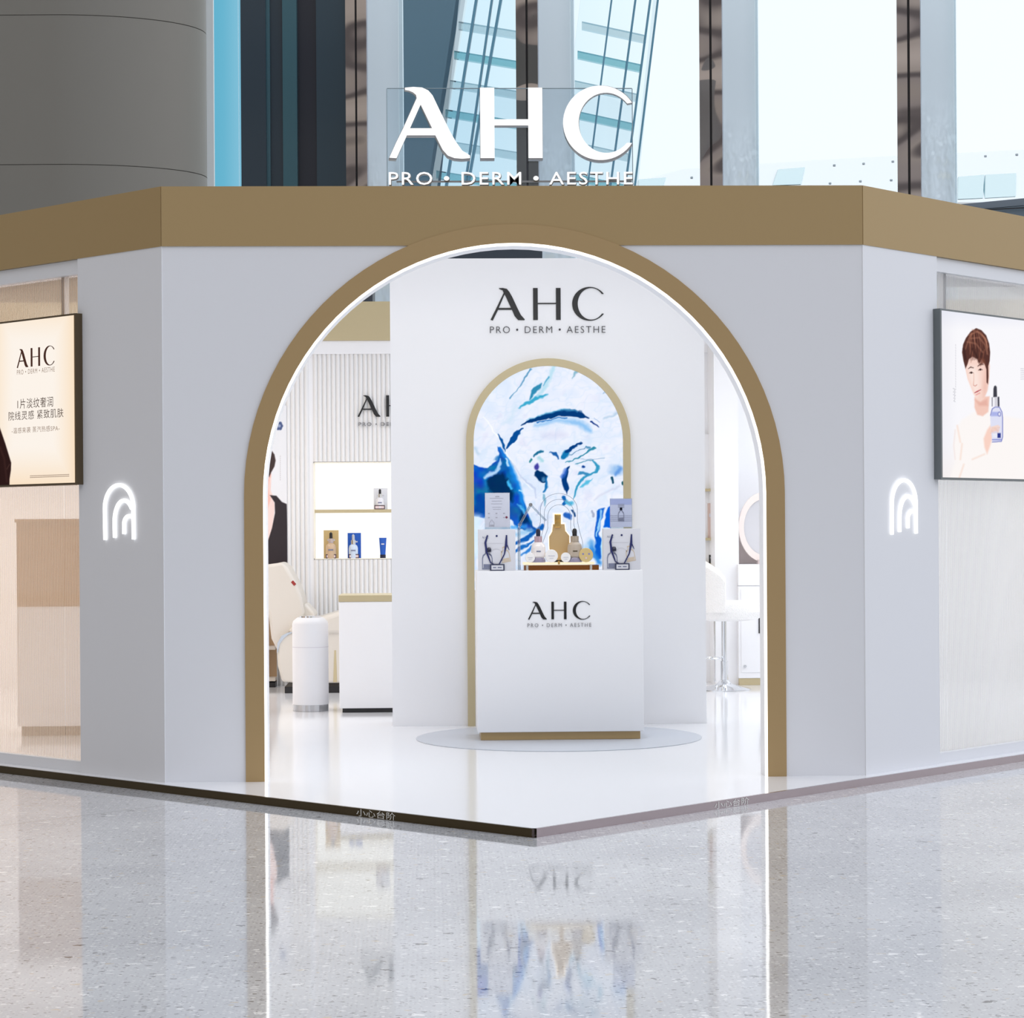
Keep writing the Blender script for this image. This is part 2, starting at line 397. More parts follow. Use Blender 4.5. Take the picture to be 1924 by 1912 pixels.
# painted pictures: dense grid + colour attribute
class Paint:
    def __init__(s, px, py, base): s.x, s.y = px, py; s.ws = 1; s.c = np.tile(np.array(base, float), (len(px), 1)); s.T = lambda p: p
    def put(s, a, col):
        col = np.array(col, float); s.c = s.c * (1 - a[:, None]) + (col if col.ndim == 2 else col[None]) * a[:, None]
    def sd_poly(s, pts):
        P = np.array([s.T(p) for p in pts], float); d = np.full(len(s.x), 1e9); ins = np.zeros(len(s.x), bool)
        for i in range(len(P)):
            (x1, y1), (x2, y2) = P[i], P[(i + 1) % len(P)]
            ex, ey = x2 - x1, y2 - y1; L = ex * ex + ey * ey + 1e-9
            t = np.clip(((s.x - x1) * ex + (s.y - y1) * ey) / L, 0, 1)
            d = np.minimum(d, np.hypot(s.x - x1 - t * ex, s.y - y1 - t * ey))
            cr = (y1 > s.y) != (y2 > s.y)
            ins ^= cr & (s.x < (x2 - x1) * (s.y - y1) / ((y2 - y1) if y2 != y1 else 1e-9) + x1)
        return np.where(ins, -d, d)
    def poly(s, pts, col, soft=.8, a=1.): s.put(np.clip(.5 - s.sd_poly(pts) / (2 * soft), 0, 1) * a, col)
    def stroke(s, pts, w, col, soft=.8, a=1.):
        P = [s.T(p) for p in pts]; n = len(P); w = [q * s.ws for q in (w if isinstance(w, (list, tuple)) else [w] * n)]; best = np.full(len(s.x), 1e9)
        for i in range(n - 1):
            (x1, y1), (x2, y2) = P[i], P[i + 1]; ex, ey = x2 - x1, y2 - y1
            t = np.clip(((s.x - x1) * ex + (s.y - y1) * ey) / (ex * ex + ey * ey + 1e-9), 0, 1)
            best = np.minimum(best, np.hypot(s.x - x1 - t * ex, s.y - y1 - t * ey) - (w[i] + (w[i + 1] - w[i]) * t) / 2)
        s.put(np.clip(.5 - best / (2 * soft), 0, 1) * a, col)
    def dot(s, c, rx, ry, col, soft=1., a=1.):
        cx, cy = s.T(c); d = (np.hypot((s.x - cx) / rx, (s.y - cy) / ry) - 1) * min(rx, ry)
        s.put(np.clip(.5 - d / (2 * soft), 0, 1) * a, col)
def picture(name, corner, ux, uz, nx, nz, paint, mat, parent=None, keep=None, loc=None, rz=0):
    """grid spanned by ux, uz from corner (world, or local with loc/rz); paint(px,py)->linear colours"""
    corner, ux, uz = np.array(corner, float), np.array(ux, float), np.array(uz, float)
    a, b = np.meshgrid(np.linspace(0, 1, nx + 1), np.linspace(0, 1, nz + 1))
    V = corner + a.reshape(-1, 1) * ux + b.reshape(-1, 1) * uz
    Wd = V
    if loc is not None:
        c_, s_ = math.cos(rz), math.sin(rz)
        Wd = V @ np.array([[c_, s_, 0], [-s_, c_, 0], [0, 0, 1]]) + np.array(loc)
    px, py = project(Wd)
    colr = lin(np.clip(paint(px, py), 0, 255))
    idx = np.arange((nx + 1) * (nz + 1)).reshape(nz + 1, nx + 1)
    Fc = np.stack([idx[:-1, :-1], idx[:-1, 1:], idx[1:, 1:], idx[1:, :-1]], -1).reshape(-1, 4)
    if keep is not None:
        cen = V[Fc].mean(1); Fc = Fc[keep(cen)]
    me = bpy.data.meshes.new(name); me.from_pydata(V.tolist(), [], Fc.tolist())
    at = me.color_attributes.new('picture', 'FLOAT_COLOR', 'POINT')
    at.data.foreach_set('color', np.hstack([colr, np.ones((len(colr), 1))]).astype(np.float32).ravel())
    o = link(name, me, mat, parent)
    if loc is not None and parent is None: o.location = loc; o.rotation_euler = (0, 0, rz)
    return o
def vnoise(x, y, sc, seed=0):
    r = np.random.RandomState(seed); g = r.rand(64, 64)
    u, v = x / sc, y / sc; i, j = np.floor(u).astype(int), np.floor(v).astype(int); fu, fv = u - i, v - j
    fu = fu * fu * (3 - 2 * fu); fv = fv * fv * (3 - 2 * fv); q = lambda a, b: g[a % 64, b % 64]
    return (q(i, j) * (1 - fu) + q(i + 1, j) * fu) * (1 - fv) + (q(i, j + 1) * (1 - fu) + q(i + 1, j + 1) * fu) * fv

# ================================================================== THE SETTING
STEP = .036
me = bpy.data.meshes.new('floor'); me.from_pydata([(-60, -30, -STEP), (60, -30, -STEP), (60, 34, -STEP), (-60, 34, -STEP)], [], [(0, 1, 2, 3)])
struct(link('floor', me, m_terrazzo))

# raised white platform (square turned by 45 degrees), bronze edge strips
WT = 1.852
STL, STR = .945, 1.334
plat = MB()
v = [plat.bm.verts.new(p) for p in ((0, -WT, 0), (9.0, 9.0 - WT, 0), (-9.0, 9.0 - WT, 0))]
plat.bm.faces.new(v)
r = bmesh.ops.extrude_face_region(plat.bm, geom=plat.bm.faces[:]); bmesh.ops.translate(plat.bm, vec=(0, 0, -STEP), verts=[g for g in r['geom'] if isinstance(g, bmesh.types.BMVert)])
struct(plat.build('trim_1', m_floorin), 'low glossy white platform under the booth')
m_riserL = principled('bronze_edge_shaded', (86, 76, 58), .25, 1)  # same metal as the right strip, darker reflection put into its colour
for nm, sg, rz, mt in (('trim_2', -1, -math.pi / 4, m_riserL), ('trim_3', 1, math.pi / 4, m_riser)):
    mb = MB()
    if sg < 0: mb.box(-11.4, 0.006, -.006, .008, -STEP, .0015)
    else: mb.box(-.006, 11.4, -.006, .008, -STEP, .0015)
    o = mb.build(nm, mt); o.location = (0, -WT, 0); o.rotation_euler = (0, 0, rz)
    struct(o, 'polished metal nosing along the platform edge')
    # step warning lettering on the riser
    tx = text('step_lettering', '小心台阶', (0, 0, 0), principled('white_lettering', (225, 225, 222), .5), o, width=.25 if sg < 0 else .26, height=.033)
    tx.location = ((-STL if sg < 0 else STR), -.0072, -STEP + .002)

# facade with arch opening
ZB, ZT, CZ = 2.654, 2.95, 1.414
RI, RO, TH = 1.24, 1.3457, .15
def arch_pts(r, cz=CZ, cx=0, z0=0, n=48):
    return [(cx - r, z0)] + arc(cx, cz, r, r, 180, 0, n) + [(cx + r, z0)]
fa = MB(); ro = RI + .0125
out = [(-W, 0)] + [(-W, ZT - .02), (W, ZT - .02), (W, 0)] + arch_pts(ro)[::-1]
fa.prism(out, .004, TH)
struct(fa.build('wall_front', m_white, smooth=False))
ring = MB(); ring.prism(arch_pts(RO) + arch_pts(RI + .012)[::-1], -.008, .01)
struct(ring.build('trim_4', m_ring), 'champagne gold ring around the arch opening')
rev = MB(); rev.prism(arch_pts(RI + .0118) + arch_pts(RI)[::-1], .012, TH + .005)
struct(rev.build('trim_5', m_inner), 'white lining of the arch opening')
led = MB(); led.prism(arch_pts(RI + .0118) + arch_pts(RI)[::-1], -.007, .0118)
o = led.build('led_strip', m_led); tag(o, 'glowing white light strip edging the big arch opening', 'light strip')
band = MB()
band.prism([(-W, ZB), (W, ZB), (W, ZT), (-W, ZT)], -.004, .0035)
struct(band.build('trim_6', m_gold), 'champagne gold fascia above the arch')
cap = MB().box(-W, W, .004, TH, ZT - .02, ZT); struct(cap.build('trim_7', m_gold))
# side walls
def frame_loc(side, t, out=0., z=0.):
    sg = -1 if side == 'L' else 1
    return (sg * (W + t * R2) + sg * out * R2, t * R2 - out * R2, z)
TL, TR, TE = .697, .685, 5.2
for side, t0, nm, n0 in (('L', TL, 'wall_left', 8), ('R', TR, 'wall_right', 12)):
    sg = -1 if side == 'L' else 1; rz = sg * math.pi / 4
    loc = frame_loc(side, 0); 
    def put(mb, name, mat, label=None, structure=True):
        o = mb.build(name, mat); o.location = loc; o.rotation_euler = (0, 0, rz)
        return struct(o, label) if structure else o
    X_ = lambda t: sg * t
    def bx(mb, ta, tb, y0, y1, z0, z1, **k):
        a, b = sorted((X_(ta), X_(tb))); return mb.box(a, b, y0, y1, z0, z1, **k)
    put(bx(MB(), 0.001, t0, .0, .12, 0, ZB + .1), nm, m_white)
    put(bx(MB(), 0.001, TE, -.004, .0, ZB, ZT), 'trim_%d' % n0, m_gold, 'champagne gold fascia along the side wall')
    put(bx(bx(MB(), t0, TE, .001, .12, ZB - .0, ZT - .02), 0.001, TE, .001, .12, ZT - .02, ZT), 'trim_%d' % (n0 + 1), m_gold)
    # rails
    put(bx(MB(), t0, TE, .015, .10, ZB - .075, ZB - .001), 'trim_%d' % (n0 + 2), m_white, 'white head rail of the reeded glass wall')
    put(bx(MB(), t0, TE, .015, .10, 0, .055), 'trim_%d' % (n0 + 3), m_white, 'white foot rail of the reeded glass wall')
    # reeded panes with a slim post between
    tp = 0.90 if side == 'L' else .845
    root = empty('reeded_glass_wall', loc, rz)
    tag(root, 'reeded glass wall glowing warm cream, left of the arch' if side == 'L' else 'reeded glass wall glowing cool white, right of the arch', 'glass wall', 'reeded glass side walls')
    for k, (ta, tb) in enumerate(((t0 + .001, tp - .0005), (tp + .0005, 3.2), (3.22, TE))):
        pitch = .0115; n = int((tb - ta) / pitch) * 6; V, Fc = [], []
        for i in range(n + 1):
            t = ta + (tb - ta) * i / n; y = .052 - (0, .0026, .0038, .0026, 0, .0)[i % 6]
            V += [(X_(t), y, .055), (X_(t), y, ZB - .075)]
        for i in range(n): Fc.append((2 * i, 2 * i + 2, 2 * i + 3, 2 * i + 1) if sg > 0 else (2 * i, 2 * i + 1, 2 * i + 3, 2 * i + 2))
        me = bpy.data.meshes.new('reeded_pane'); me.from_pydata(V, [], Fc); link('reeded_pane', me, [m_reedL, m_grooveL] if side == 'L' else [m_reed, m_grooveR], root); me.polygons.foreach_set('material_index', [1 if i % 6 >= 4 else 0 for i in range(n)])
    for tq in (tp, 3.21):
        a, b = X_(tq - .012), X_(tq + .012)
        MB().box(min(a, b), max(a, b), .054, .085, 1.95, ZB - .075).build('post', m_white, root)

# rear wall: flutes, niche, white header, gold band
YB = 6.9
def BX(px, py=1000): return atY(px, py, YB)[0]
def BZ(px, py): return atY(px, py, YB)[2]
zbt, zbb, zfl = BZ(715, 567), BZ(715, 640), BZ(715, 665)
nx0, nz0, nz1, nsh = BX(590), BZ(660, 1050), BZ(660, 868), BZ(660, 960)
nx1 = nx0 + 1.25
MBk = MB().box(-8.6, nx0, YB, YB + .14, 0, zbb).box(nx0, nx1, YB, YB + .14, nz1, zbb).box(nx0, nx1, YB, YB + .14, 0, nz0).box(nx1, 8.6, YB, YB + .14, 0, zbb)
MBk.box(nx0, nx1, YB + .13, YB + .15, nz0, nz1)
struct(MBk.build('wall_back', m_inner))
struct(MB().box(-8.6, 8.6, YB - .035, YB + .14, zbb, zbt).build('trim_20', m_goldpale), 'gold fascia of the rear wall')
struct(MB().box(-3.4, 2.0, YB - .025, YB, zfl, zbb - .001).build('trim_21', m_inner), 'white header above the flutes')
fl = MB(); pit = .0365
def flutes(xa, xb, za, zb):
    k = int((xb - xa) / pit); 
    for i in range(k):
        x = xa + i * pit; n = 6; lo, hi = [], []
        for j in range(n + 1):
            u = j / n; xx = x + pit * u; yy = YB - .001 - .017 * math.sin(math.pi * u) ** .6 if 0 < u < 1 else YB - .001
            lo.append(fl.bm.verts.new((xx, yy, za))); hi.append(fl.bm.verts.new((xx, yy, zb)))
        for j in range(n): fl.bm.faces.new((lo[j], lo[j + 1], hi[j + 1], hi[j]))
        fl.bm.faces.new(lo[::-1]); fl.bm.faces.new(hi)
xl = nx0 - 16 * pit * 1.5
xl = nx0 - 40 * pit
flutes(xl, nx0 - .0001, 0, zfl); flutes(nx0, nx1, nz1 + .004, zfl); flutes(nx0, nx1, 0, nz0 - .004)
struct(fl.build('trim_22', m_flute, smooth=True, ang=50), 'white fluted cladding of the rear wall')

# niche lining and lit back
nr = empty('display_niche', ((nx0 + nx1) / 2, YB, nz0))
tag(nr, 'brightly lit wall niche with one pale gold shelf, in the fluted wall', 'display shelf')
OX, OZ = (nx0 + nx1) / 2, nz0; hw = (nx1 - nx0) / 2; hh = nz1 - nz0
MB().box(-hw + .006, hw - .006, .118, .126, .006, hh - .006).build('backlight', m_nichegl, nr)
MB().box(-hw, -hw + .006, -.012, .126, 0, hh).box(hw - .006, hw, -.012, .126, 0, hh).box(-hw, hw, -.012, .126, hh - .006, hh).box(-hw, hw, -.012, .126, 0, .006).build('lining', m_niche, nr)
MB().box(-hw + .006, hw - .006, -.01, .115, nsh - nz0 - .013, nsh - nz0 + .013).build('shelf', m_goldpale, nr)
o = logo_AHC(True, .172, -.022, -.012).build('wall_logo', m_black); 
p = atY(672, 783, YB - .02); wl = empty('wall_logo_sign', (p[0] + .172 * logo_width(True) / 2, YB - .012, BZ(700, 783)))
o.parent = wl; o.name = 'letters'
text('tagline', 'PRO • DERM • AESTHE', (0, -.022, -.075), m_greyletter, wl, width=.60, height=.03, depth=.01, spacing=1.25)
tag(wl, 'black AHC lettering partly hidden at the rear fluted wall', 'sign')

# central partition with screen arch
PX0, PX1, PY0 = -.675, 1.322, 3.045
PXC = .322
part = MB()
ai = RI
s296 = F_PX / (11.02544 + PY0)
ARO = 154.5 / s296; ARI = 140.5 / s296
CZP = float(atY(1030, 828, PY0)[2]); PTOP = float(atY(1030, 485, PY0)[2]); PXC = float(atY(1030, 828, PY0)[0])
SB = .86
part.prism([(PX0, 0), (PX1, 0), (PX1, PTOP), (PX0, PTOP)], PY0, PY0 + .32)
struct(part.build('wall_partition', m_inner), 'white freestanding partition behind the counter')
ringp = MB(); ringp.prism(arch_pts(ARO, CZP, PXC) + arch_pts(ARI, CZP, PXC)[::-1], PY0 - .035, PY0 - .0005)
struct(ringp.build('trim_23', m_goldpale), 'pale gold arched frame around the screen')

def screen_paint(px, py):
    ox, oy = px, py
    px = px + 5 * (vnoise(ox, oy, 17, 11) - .5) + 3 * (vnoise(ox, oy, 6, 12) - .5); py = py + 5 * (vnoise(ox, oy, 15, 13) - .5) + 3 * (vnoise(ox, oy, 5, 14) - .5)
    P = Paint(px, py, (236, 240, 253))
    P.T = lambda p: (860 + p[0] / 4.344, 660 + p[1] / 4.344)
    n1 = vnoise(px + 40, py * 1.3, 26, 1); n2 = vnoise(px, py, 11, 2); n3 = vnoise(px + py * .6, py - px * .3, 7, 3)
    P.put(np.clip((n1 - .45) * 1.3, 0, 1) * .55, (206, 226, 250)); P.put(np.clip((n2 - .55) * 1.6, 0, 1) * .35, (252, 252, 255))
    P.put(np.clip((770 - py) / 90, 0, 1) * np.clip((1010 - px) / 110, 0, 1) * .5, (206, 232, 250))
    rg = 1 - np.abs(2 * vnoise(px * .8 + py * .5, py * .7 - px * .4, 19, 21) - 1); rg2 = 1 - np.abs(2 * vnoise(px + py * .3, py * 1.5, 12, 22) - 1)
    P.put(np.clip((rg - .6) * 2.5, 0, 1) * .35, (212, 228, 250)); P.put(np.clip((rg2 - .8) * 5, 0, 1) * .3, (196, 222, 246)); P.ws = 1.3; P.put(np.clip((.25 - rg) * 3, 0, 1) * .5, (214, 214, 240))
    low = np.clip((py - 860) / 120, 0, 1) * np.clip((1060 - px) / 60, 0, 1)
    P.put(low * np.clip((n2 - .35) * 2, 0, 1) * .35, (150, 196, 240))
    # deep blue mass
    mass = [(110, 915), (180, 945), (250, 955), (300, 905), (325, 840), (325, 770), (360, 790), (405, 860), (440, 950), (480, 1050), (530, 1170), (560, 1270), (605, 1380), (650, 1450), (580, 1470), (480, 1445), (430, 1360), (300, 1340), (200, 1358), (110, 1335)]
    blue = np.stack([8 + 22 * n3, 62 + 60 * n2, 158 + 50 * n1], 1)
    P.put(np.clip(.5 - P.sd_poly(mass) / 2.4, 0, 1), blue)
    P.poly([(236, 1050), (290, 1000), (370, 990), (430, 1060), (455, 1160), (440, 1230), (320, 1190), (240, 1120)], (2, 42, 84), 3, .9)
    P.poly([(140, 1180), (220, 1150), (320, 1230), (400, 1330), (260, 1340), (140, 1320)], (0, 62, 150), 4, .6)
    P.poly([(520, 1300), (560, 1330), (590, 1400), (540, 1420), (500, 1380)], (0, 36, 80), 3, .8)
    P.stroke([(220, 1024), (270, 1000), (315, 985), (340, 935), (345, 880)], [3, 5, 4, 5, 2], (176, 210, 246), 1.6)
    P.stroke([(345, 790), (400, 870), (440, 960), (490, 1080), (525, 1190), (540, 1280)], [2, 6, 7, 6, 7, 3], (26, 138, 232), 3, .85)
    P.stroke([(400, 880), (415, 930)], 3, (190, 225, 250), 1.2); P.stroke([(420, 1060), (440, 1110)], 3, (70, 190, 250), 1.5)
    P.stroke([(505, 1140), (540, 1142)], 2, (190, 235, 252), 1); P.stroke([(480, 1240), (530, 1280), (560, 1330)], [1, 4, 2], (90, 190, 245), 2)
    P.stroke([(440, 1440), (560, 1430)], 5, (60, 160, 240), 2, .7)
    P.stroke([(210, 540), (290, 650), (380, 780), (430, 880), (500, 1000), (600, 1120)], [1, 2, 2.5, 2, 1.5, 1], (250, 253, 255), 1)
    P.stroke([(430, 890), (520, 1020), (620, 1110), (640, 1200)], [1, 2, 2, 1], (170, 184, 222), 1.5, .6)
    P.stroke([(322, 670), (345, 715), (375, 765), (392, 810)], [.8, 4, 5, 1], (10, 86, 160), .8)
    P.stroke([(140, 780), (175, 830)], 4, (150, 190, 220), 3, .5)
    P.stroke([(300, 885), (318, 850)], 4, (40, 120, 190), 2, .8)
    # arcs
    P.stroke([(640, 610), (760, 572), (880, 566), (990, 585), (1075, 640)], [3, 4, 5, 9, 7], (120, 184, 240), 4, .75)
    P.stroke([(700, 690), (860, 680)], 8, (206, 208, 236), 6, .5)
    P.stroke([(405, 792), (430, 735), (470, 680), (530, 636)], [2, 7, 8, 2], (8, 76, 150), 1)
    P.stroke([(520, 606), (580, 575), (650, 548), (740, 522), (830, 508), (920, 506), (1000, 514), (1080, 545)], [1, 5, 8, 9, 10, 10, 9, 2], (4, 58, 122), 1)
    P.stroke([(560, 560), (700, 505), (850, 480), (980, 490)], [1, 2, 3, 1], (90, 180, 220), 1.5, .7)
    P.stroke([(650, 580), (800, 550), (900, 548)], 1.5, (30, 110, 190), .8)
    P.stroke([(1100, 580), (1160, 626)], [4, 1], (20, 60, 140), .7); P.stroke([(1118, 548), (1170, 585)], 1, (150, 180, 220), .7)
    # teal splashes
    P.stroke([(510, 452), (560, 425), (620, 398), (700, 360), (742, 350)], [2, 6, 6, 4, 1], (60, 170, 208), 1.6)
    P.stroke([(585, 385), (625, 330), (660, 290), (685, 255)], [2, 7, 6, 1], (50, 140, 180), 1.4)
    P.stroke([(660, 360), (720, 270), (770, 180), (785, 125)], [3, 7, 5, 6], (178, 222, 240), 2.4, .8)
    P.stroke([(700, 270), (745, 200)], [1, 3], (70, 160, 200), 1, .8)
    P.stroke([(425, 385), (470, 320), (540, 230), (590, 140)], [2, 1, 2, 3], (96, 156, 196), 1)
    P.stroke([(920, 230), (945, 200), (968, 165)], [1, 2, 4], (140, 186, 206), 1.2)
    P.stroke([(480, 440), (430, 540), (380, 590)], [3, 6, 2], (206, 228, 246), 4, .8)
    P.stroke([(1195, 350), (1225, 330)], 1.5, (170, 196, 226), .8); P.stroke([(1200, 555), (1260, 530), (1300, 495)], [2, 3, 3], (170, 200, 226), 2, .8)
    # struts
    P.stroke([(872, 860), (882, 820)], 7, (20, 120, 180), 1.4); P.stroke([(885, 815), (940, 785), (1015, 745)], [5, 5, 2], (6, 62, 130), .8)
    P.stroke([(890, 912), (980, 870), (1060, 820), (1115, 790)], [1, 2, 2, 3], (50, 140, 170), .7)
    P.stroke([(900, 850), (980, 810), (1060, 780)], 1, (80, 130, 170), .7); P.stroke([(960, 920), (1060, 885), (1110, 885)], 1.2, (80, 150, 180), .7)
    P.stroke([(1000, 875), (1110, 878), (1200, 874)], 1, (150, 180, 210), .6)
    P.stroke([(1050, 780), (1075, 795)], 3, (90, 150, 190), 1)
    # 'eyes'
    P.dot((642, 940), 5, 6, (70, 66, 160), 1.6); P.poly([(620, 985), (650, 965), (700, 980), (733, 1020), (726, 1070), (690, 1075), (650, 1045), (625, 1010)], (2, 50, 104), 1)
    P.stroke([(728, 1030), (722, 1100), (700, 1150)], [3, 4, 2], (20, 110, 180), 1.2); P.dot((700, 1040), 4, 5, (120, 180, 220), 1.5, .6)
    P.stroke([(585, 900), (600, 875)], 2.5, (60, 140, 150), .8); P.stroke([(625, 850), (660, 820), (705, 820)], [2, 4, 2], (30, 110, 150), 1)
    P.stroke([(755, 825), (800, 835), (828, 865)], [1, 5, 2], (30, 96, 170), 1); P.stroke([(670, 870), (690, 900)], 5, (150, 210, 222), 2, .7)
    P.poly([(895, 950), (912, 945), (898, 1030), (905, 1085), (892, 1168), (868, 1110), (858, 1060), (866, 1000)], (4, 58, 126), .9)
    P.stroke([(880, 975), (862, 1020)], 5, (60, 110, 210), 1.5, .7)
    P.stroke([(865, 1190), (880, 1220), (862, 1245)], 5, (20, 100, 180), 1); P.stroke([(890, 1220), (930, 1240)], 6, (80, 180, 220), 2)
    P.stroke([(700, 1180), (718, 1260)], [3, 2], (90, 160, 190), 1.4, .8)
    # right loop
    P.stroke([(1105, 890), (1145, 935), (1120, 975), (1060, 1010), (1010, 1060), (965, 1120), (945, 1200)], [2, 5, 4, 3, 4, 3, 1], (54, 154, 196), 1)
    P.stroke([(1110, 1035), (1060, 1070), (1010, 1115)], [1, 5, 2], (90, 190, 226), 1.4); P.dot((1022, 940), 4, 3, (20, 70, 150), 1)
    P.stroke([(990, 1000), (1060, 1000)], 4, (60, 140, 190), 1.2)
    P.dot((1290, 970), 12, 9, (140, 186, 236), 5, .8); P.stroke([(1250, 1030), (1262, 1070)], 3, (20, 80, 110), .8); P.stroke([(1345, 1070), (1345, 1090)], 3, (20, 90, 100), .8)
    P.stroke([(1285, 1000), (1320, 950)], 5, (80, 140, 220), 2, .7); P.stroke([(1310, 1100), (1200, 1160), (1120, 1210)], [3, 2, 1], (206, 210, 232), 2.5, .8)
    # lower right blues
    P.poly([(1138, 1305), (1192, 1270), (1185, 1330), (1160, 1390), (1155, 1450), (1172, 1520), (1180, 1600), (1168, 1700), (1130, 1700), (1120, 1560), (1118, 1440), (1130, 1380)], (10, 92, 204), 1.4)
    P.poly([(1215, 1275), (1250, 1250), (1250, 1440), (1190, 1440), (1200, 1360)], (8, 96, 216), 1.2)
    P.stroke([(1090, 1560), (1100, 1640), (1150, 1730)], [6, 12, 6], (40, 132, 220), 3, .9)
    P.stroke([(1170, 1300), (1150, 1400), (1140, 1500)], 2.5, (160, 214, 250), 1.2); P.stroke([(1104, 1310), (1104, 1345)], 3, (140, 150, 180), 1, .7)
    P.stroke([(1195, 1450), (1180, 1560), (1185, 1700)], [2, 3, 4], (190, 232, 250), 1.5)
    P.stroke([(1020, 1640), (1080, 1560)], 10, (150, 200, 240), 5, .6)
    # lower left dashes
    P.stroke([(470, 1580), (560, 1520), (690, 1420)], [4, 7, 5], (20, 96, 184), 1.4); P.stroke([(470, 1640), (540, 1590), (620, 1550)], [5, 5, 2], (30, 110, 196), 1.2)
    P.stroke([(520, 1660), (600, 1600)], [2, 5], (50, 130, 214), 1.4); P.stroke([(480, 1500), (600, 1450)], 6, (140, 196, 236), 3, .7)
    P.stroke([(880, 1340), (910, 1350)], 8, (40, 100, 190), 1.6); P.stroke([(935, 1300), (955, 1335)], [3, 3], (20, 70, 130), 1)
    P.stroke([(150, 1360), (150, 1640)], 14, (216, 240, 255), 6, .7)
    P.stroke([(690, 1250), (650, 1330)], 3, (200, 212, 240), 2)
    return P.c
def keep_arch(cx, cz, r, z0=-1):
    return lambda C: (C[:, 2] <= cz) | (np.hypot(C[:, 0] - cx, C[:, 2] - cz) <= r)
scr = picture('video_screen', (PXC - ARI - .006, PY0 - .006, SB), (2 * ARI + .012, 0, 0), (0, 0, CZP + ARI + .006 - SB), 290, 380, screen_paint, vcol_emit('screen_picture', 1.03), keep=keep_arch(PXC, CZP, ARI + .004))
tag(scr, 'tall arched video screen showing blue and white liquid swirls', 'screen')
# partition logo
pl = empty('partition_logo', (float(atY(1029, 600, PY0)[0]), PY0, float(atY(1029, 601, PY0)[2])))
k_ = 215 / s296
logo_AHC(True, k_ / logo_width(True), -.005, -.001).build('letters', m_black, pl)
text('tagline', 'PRO • DERM • AESTHE', (0, -.01, -24.5 / s296), m_greydark, pl, width=217 / s296, height=12.5 / s296, depth=.003, spacing=1.25, weight=-.012)
tag(pl, 'black AHC lettering high on the white partition above the arched screen', 'sign')

# grey disc on the platform
d = MB().lathe([(0, 0.0005), (.85, 0.0005), (.85, 0.0035), (0, 0.0035)], 96, cx=.33, cy=2.185)
struct(d.build('trim_24', m_disc), 'grey disc on the white floor under the counter')

# ================================================================== ROOF SIGN
rs = empty('rooftop_sign', (float(atY(960, 350, .0)[0]), .05, ZT))
def rsx(px): return float(atY(px, 350, .05)[0]) - rs.location.x
def rsz(py): return float(atY(960, py, .05)[2]) - ZT
zb0 = rsz(298); hc = rsz(165) - zb0
lm = logo_AHC(False, 1, 0, 1)
def fit_logo(mb, x0, x1, z0, z1, y0, y1, name, mat, parent):
    for v in mb.bm.verts:
        pass
    xs = [v.co.x for v in mb.bm.verts]; a, b = min(xs), max(xs)
    for v in mb.bm.verts: v.co = Vector((x0 + (v.co.x - a) / (b - a) * (x1 - x0), y0 + v.co.y * (y1 - y0), z0 + v.co.z * (z1 - z0)))
    return mb.build(name, mat, parent)
fit_logo(lm, rsx(730), rsx(1190), zb0 - .005, rsz(164.4), 0, .045, 'letter_returns', m_signside, rs)
lm = logo_AHC(False, 1, 0, 1); fit_logo(lm, rsx(732), rsx(1188), zb0 + .003, rsz(165), -.006, -.0005, 'letter_faces', m_signface, rs)
text('tagline', 'PRO • DERM • AESTHE', (rsx(960), -.006, rsz(347)), m_signface, rs, width=rsx(1188) - rsx(730), height=rsz(323) - rsz(347), depth=.005, spacing=1.15)
text('tagline_returns', 'PRO • DERM • AESTHE', (rsx(961), -.0005, rsz(347.6)), m_signside, rs, width=rsx(1190) - rsx(731), height=rsz(323) - rsz(347), depth=.03, spacing=1.15, weight=.008)
MB().box(rsx(728), rsx(1190), .047, .053, 0, rsz(163)).build('acrylic_board', m_acryl, rs)
e = MB(); x0, x1, zt = rsx(728), rsx(1190), rsz(163); t_ = .0035
e.box(x0, x1, .0465, .0535, zt, zt + t_).box(x0 - t_, x0, .0465, .0535, 0, zt).box(x1, x1 + t_, .0465, .0535, 0, zt)
e.build('acrylic_edge', principled('acrylic_edge', (150, 170, 180), .3), rs)
rail = MB().box(rsx(745), rsx(1188), .02, .03, rsz(341), rsz(338)); rail.build('rail', m_signside, rs)
tag(rs, 'large white glowing AHC letters on a clear board above the gold fascia', 'sign')

